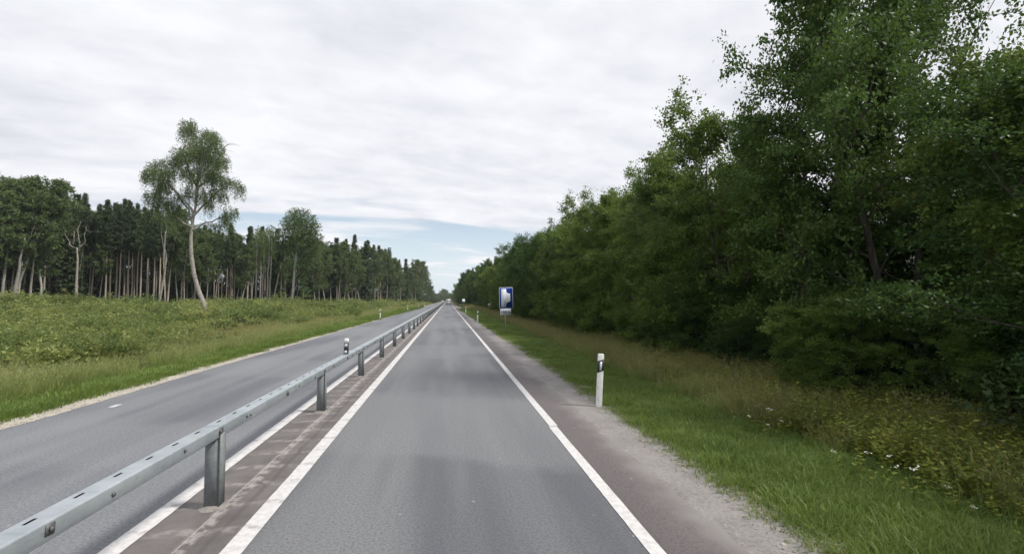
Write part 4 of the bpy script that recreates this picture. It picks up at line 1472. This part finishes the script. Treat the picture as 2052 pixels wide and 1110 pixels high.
def rnd_pts(n, x0, x1, y0, y1, power=1.0, seed=0):
    """more points close by: density falls off along y"""
    r = np.random.default_rng(seed)
    u = r.random(n)
    if power == 0:
        y = y0 + (y1 - y0) * u
    else:
        a = y0 + 4; b = y1 + 4
        y = a * (b / a) ** u - 4 if power == 1 else y0 + (y1 - y0) * u ** power
    x = x0 + (x1 - x0) * r.random(n)
    return x, y, r


def put(name, coll, nvar, x, y, r, h, label, cat, wmul=1.0, keep=None, grow=None, tilt=.12):
    if keep is not None:
        k = keep(x, y, r); x, y = x[k], y[k]
    z = gz(x, y) - .005
    s = h * r.uniform(.7, 1.3, len(x))
    if grow is not None: g = grow(x, y)
    else: g = 1
    P = np.stack([x, y, z], -1)
    return scatter(name, P, r.random(len(x)) * 6.28, np.stack([s * wmul * g, s * wmul * g, s * np.sqrt(g)], -1), coll, nvar, label, cat, tilt)


def patch(x, y, f, s):
    return .5 + .5 * np.sin(x * f + s) * np.sin(y * f * .6 + s * 2.1) * np.cos((x - y) * f * .33 + s)


far_grow = lambda x, y: 1 + np.clip(y - 15, 0, 90) / 45
# right verge
x, y, r = rnd_pts(8800, 3.2, 7.2, .5, 110, 1, 1)
put('right_verge_grass', short, 4, x, y, r, 1.0, 'short green grass on the right verge', 'grass', grow=far_grow, keep=lambda x, y, r: r.random(len(x)) < np.clip((x - 3.05) / .35, 0, 1))
x, y, r = rnd_pts(5200, 2.95, 3.55, .5, 60, 1, 2)
put('right_edge_grass', edgeg, 3, x, y, r, 1.0, 'thin dry grass creeping over the gravel edge on the right', 'grass')
x, y, r = rnd_pts(3600, 5.0, 9.3, 1, 200, 1, 3)
put('right_dry_grass', dryg, 4, x, y, r, .92, 'tall brownish grass between the right verge and the trees', 'grass',
    keep=lambda x, y, r: (r.random(len(x)) < np.clip((x - 5.5 - np.clip(9 - y, 0, 5) * .12) / 1.0, 0, 1) * np.clip((y - 3) / 9, .35, 1)), grow=lambda x, y: 1 + np.clip(y - 30, 0, 120) / 90)
x, y, r = rnd_pts(5200, 5.2, 9.4, 1, 60, 1, 4)
put('right_weeds', weeds, 5, x, y, r, .85, 'yellowish leafy weeds below the right-hand trees', 'weeds',
    keep=lambda x, y, r: (r.random(len(x)) < np.clip((x - 6.0) / .9, 0, 1) * np.clip(1.5 - y / 22, .15, 1) * (patch(x, y, .9, 1.0) > .35)))
x, y, r = rnd_pts(44, 5.2, 7.0, 3.5, 8.5, 1, 5)
put('white_wildflowers', flow, 3, x, y, r, .8, 'white wildflowers among the grass of the right verge', 'flowers', keep=lambda x, y, r: patch(x, y, 1.1, .3) > .45)
# left verge
x, y, r = rnd_pts(6200, -10.4, -7.65, 4, 140, 1, 6)
put('left_verge_grass', short, 4, x, y, r, 1.25, 'fresh green grass on the left verge', 'grass', grow=lambda x, y: 1 + np.clip(y - 15, 0, 90) / 40,
    keep=lambda x, y, r: r.random(len(x)) < np.clip((-x - 7.5) / .35, 0, 1))
x, y, r = rnd_pts(3800, -13.5, -9.0, 6, 260, 1, 7)
put('left_tall_grass', tallg, 4, x, y, r, .95, 'tall pale grass along the left verge', 'grass', grow=lambda x, y: 1 + np.clip(y - 25, 0, 120) / 60,
    keep=lambda x, y, r: r.random(len(x)) < np.clip((-x - 8.6) / 1.5, .05, 1))
x, y, r = rnd_pts(1000, -15.5, -9.9, 8, 260, 1, 8)
put('left_dry_grass', dryg, 4, x, y, r, 1.0, 'straw-coloured grass between left verge and brush', 'grass', grow=lambda x, y: 1 + np.clip(y - 25, 0, 120) / 60,
    keep=lambda x, y, r: r.random(len(x)) < np.clip(2.2 * patch(x, y, .33, .7) - .75, 0, 1) * np.clip((y + 5) / 40, .2, 1))
# field of brush: points spread in view directions so that near and far are both filled
r = np.random.default_rng(12)
n = 16500
pxs = r.uniform(-140, 850, n); dps = 14 * (np.interp(pxs, *PXD) * 1.0 / 14) ** (r.random(n) ** .75)
v = dps[:, None] * (_f[None] + _r[None] * ((pxs - CXP) / FPX)[:, None])
x, y = v[:, 0], v[:, 1]
edge = -11.3 - 1.2 * np.sin(y * .21) - .5 * np.sin(y * .9)
clump = .55 * patch(x, y, 1.05, .4) + .45 * patch(x, y, .37, 2.2)
k = (x < edge) & (r.random(n) < np.clip(.08 + 3.8 * (clump - .40), .05, 1) * ~((pxs > 392) & (pxs < 438) & (dps > 43) & (dps < 64)))
x, y, dd, clump = x[k], y[k], dps[k], clump[k]
hh = (.42 + 1.5 * np.clip(clump - .38, 0, 1) + .75 * patch(x, y, .19, 1.7)) * np.clip(.75 + (dd - 20) / 120, .75, 1.25)
z = gz(x, y)
s = hh * r.uniform(.6, 1.45, len(x)); g = 1 + np.clip(dd - 25, 0, 90) / 75
scatter('field_brush', np.stack([x, y, z - .02], -1), r.random(len(x)) * 6.28, np.stack([s * g, s * g, s], -1), brush, 6, 'low green brush and saplings covering the field on the left', 'brush')
n = 420
pxs = r.uniform(-140, 840, n); dps = 18 * (np.interp(pxs, *PXD) / 18) ** (r.random(n) ** .8)
v = dps[:, None] * (_f[None] + _r[None] * ((pxs - CXP) / FPX)[:, None])
x, y = v[:, 0], v[:, 1]
k = (x < -13) & (patch(x, y, .31, 1.1) > .46) & ~((pxs > 380) & (pxs < 445) & (dps > 38) & (dps < 66))
x, y, dd = x[k], y[k], dps[k]
s = r.uniform(.35, .62, len(x)) * np.clip(.7 + dd / 150, .7, 1.2)
scatter('field_saplings', np.stack([x, y, gz(x, y) - .05], -1), r.random(len(x)) * 6.28, np.stack([s * 1.1, s * 1.1, s], -1), under, 3, 'taller dark green saplings scattered through the field brush', 'saplings')
n = 5200
pxs = r.uniform(-140, 850, n); dps = 14 * (np.interp(pxs, *PXD) / 14) ** (r.random(n) ** .8)
v = dps[:, None] * (_f[None] + _r[None] * ((pxs - CXP) / FPX)[:, None])
x, y = v[:, 0], v[:, 1]
k = (x < -10.8) & (patch(x, y, .27, 2.9) + .3 * patch(x, y, 1.3, .9) > .60) & ~((pxs > 392) & (pxs < 438) & (dps > 43) & (dps < 64))
x, y, dd = x[k], y[k], dps[k]
s = r.uniform(.9, 1.7, len(x)); g = 1 + np.clip(dd - 25, 0, 90) / 60
scatter('field_grass', np.stack([x, y, gz(x, y) - .02], -1), r.random(len(x)) * 6.28, np.stack([s * g, s * g, s], -1), dryg, 4, 'straw-coloured grass standing among the field brush', 'grass')
# undergrowth that closes the wood floor on both sides
n = 4200
pxs = r.uniform(-150, 862, n); dps = np.interp(pxs, *PXD) + 3 + r.random(n) ** .8 * 40
v = dps[:, None] * (_f[None] + _r[None] * ((pxs - CXP) / FPX)[:, None])
x, y = v[:, 0], v[:, 1]
s = r.uniform(.5, 1.1, n) * np.clip((dps - np.interp(pxs, *PXD)) / 18, .45, 1.7)
scatter('left_wood_undergrowth', np.stack([x, y, gz(x, y) - .1], -1), r.random(n) * 6.28, np.stack([s * 1.3, s * 1.3, s * 1.15], -1), under, 3, 'dark undergrowth between the trunks of the left wood', 'undergrowth')
n = 2600
y = 45 + 575 * r.random(n) ** 1.4; x = 9.0 + r.random(n) ** 1.2 * 16
s = r.uniform(.45, 1.0, n)
yn = -1 + 50 * r.random(900); xn = 9.3 + r.random(900) ** 1.2 * 14
sn = r.uniform(.5, 1.3, 900)
scatter('near_wood_undergrowth', np.stack([xn, yn, gz(xn, yn) - .1], -1), r.random(900) * 6.28, np.stack([sn * 1.3, sn * 1.3, sn], -1), under2, 3, 'dark low undergrowth below the nearest right-hand trees', 'undergrowth')
scatter('right_wood_undergrowth', np.stack([x, y, gz(x, y) - .1], -1), r.random(n) * 6.28, np.stack([s * 1.3, s * 1.3, s], -1), under, 3, 'dark undergrowth beneath the farther right-hand trees', 'undergrowth')
n = 1500
y = 330 + 600 * r.random(n); x = -10.5 - r.random(n) * 16
s = r.uniform(.6, 1.4, n)
scatter('far_undergrowth', np.stack([x, y, gz(x, y) - .1], -1), r.random(n) * 6.28, np.stack([s * 1.6, s * 1.6, s], -1), under, 3, 'low bushes far down the left side of the road', 'undergrowth')

# pebbles on the gravel shoulders
pb = []
for s_ in range(4):
    rr = np.random.default_rng(s_ + 900)
    m = MB()
    V = unit(np.array([(1, 0, 0), (-1, 0, 0), (0, 1, 0), (0, -1, 0), (0, 0, 1), (0, 0, -1)], float)) * rr.uniform(.6, 1.2, (6, 1)) * np.array([1, .8, .55])
    m.add(V, T=[(0, 2, 4), (2, 1, 4), (1, 3, 4), (3, 0, 4), (2, 0, 5), (1, 2, 5), (3, 1, 5), (0, 3, 5)])
    pb.append(m.mesh('pebble', M_GRAVL if s_ % 2 else M_GRAVR))
peb = src('pebble', pb)
x, y, r = rnd_pts(2600, 2.75, 3.5, .5, 40, 1, 14)
s = r.uniform(.004, .016, len(x)) * (1 + (r.random(len(x)) < .03) * 1.3)
scatter('right_shoulder_pebbles', np.stack([x, y, np.maximum(gz(x, y), .004 - (x - 2.6).clip(0) * .088) + .002], -1), r.random(len(x)) * 6.28, np.stack([s, s, s], -1), peb, 4, 'loose small stones on the right gravel shoulder', 'gravel', .5)
x, y, r = rnd_pts(3600, -7.75, -6.9, 5, 45, 1, 15)
s = r.uniform(.008, .022, len(x))
scatter('left_shoulder_pebbles', np.stack([x, y, 0.004 + (x + 6.98).clip(-1, 0) * .06], -1), r.random(len(x)) * 6.28, np.stack([s, s, s], -1), peb, 4, 'loose small stones on the left gravel shoulder', 'gravel', .5)

# ------------------------------------------------------------------ thin summer haze
def haze():
    m = bpy.data.materials.new('thin_haze'); m.use_nodes = True
    t = NT(m.node_tree)
    out = t.add('ShaderNodeOutputMaterial')
    v = t.add('ShaderNodeVolumePrincipled')
    v.inputs['Color'].default_value = (.86, .91, 1.0, 1)
    v.inputs['Density'].default_value = .00016
    v.inputs['Anisotropy'].default_value = .2
    t.l.new(v.outputs[0], out.inputs['Volume'])
    MB().box((-3200, -200, -3), (3200, 5200, 32)).obj('haze', m, kind='stuff', label='thin pale summer haze in the air over the road', cat='haze')


haze()
cy.volume_bounces = 0
cy.volume_step_rate = 4; cy.volume_max_steps = 32
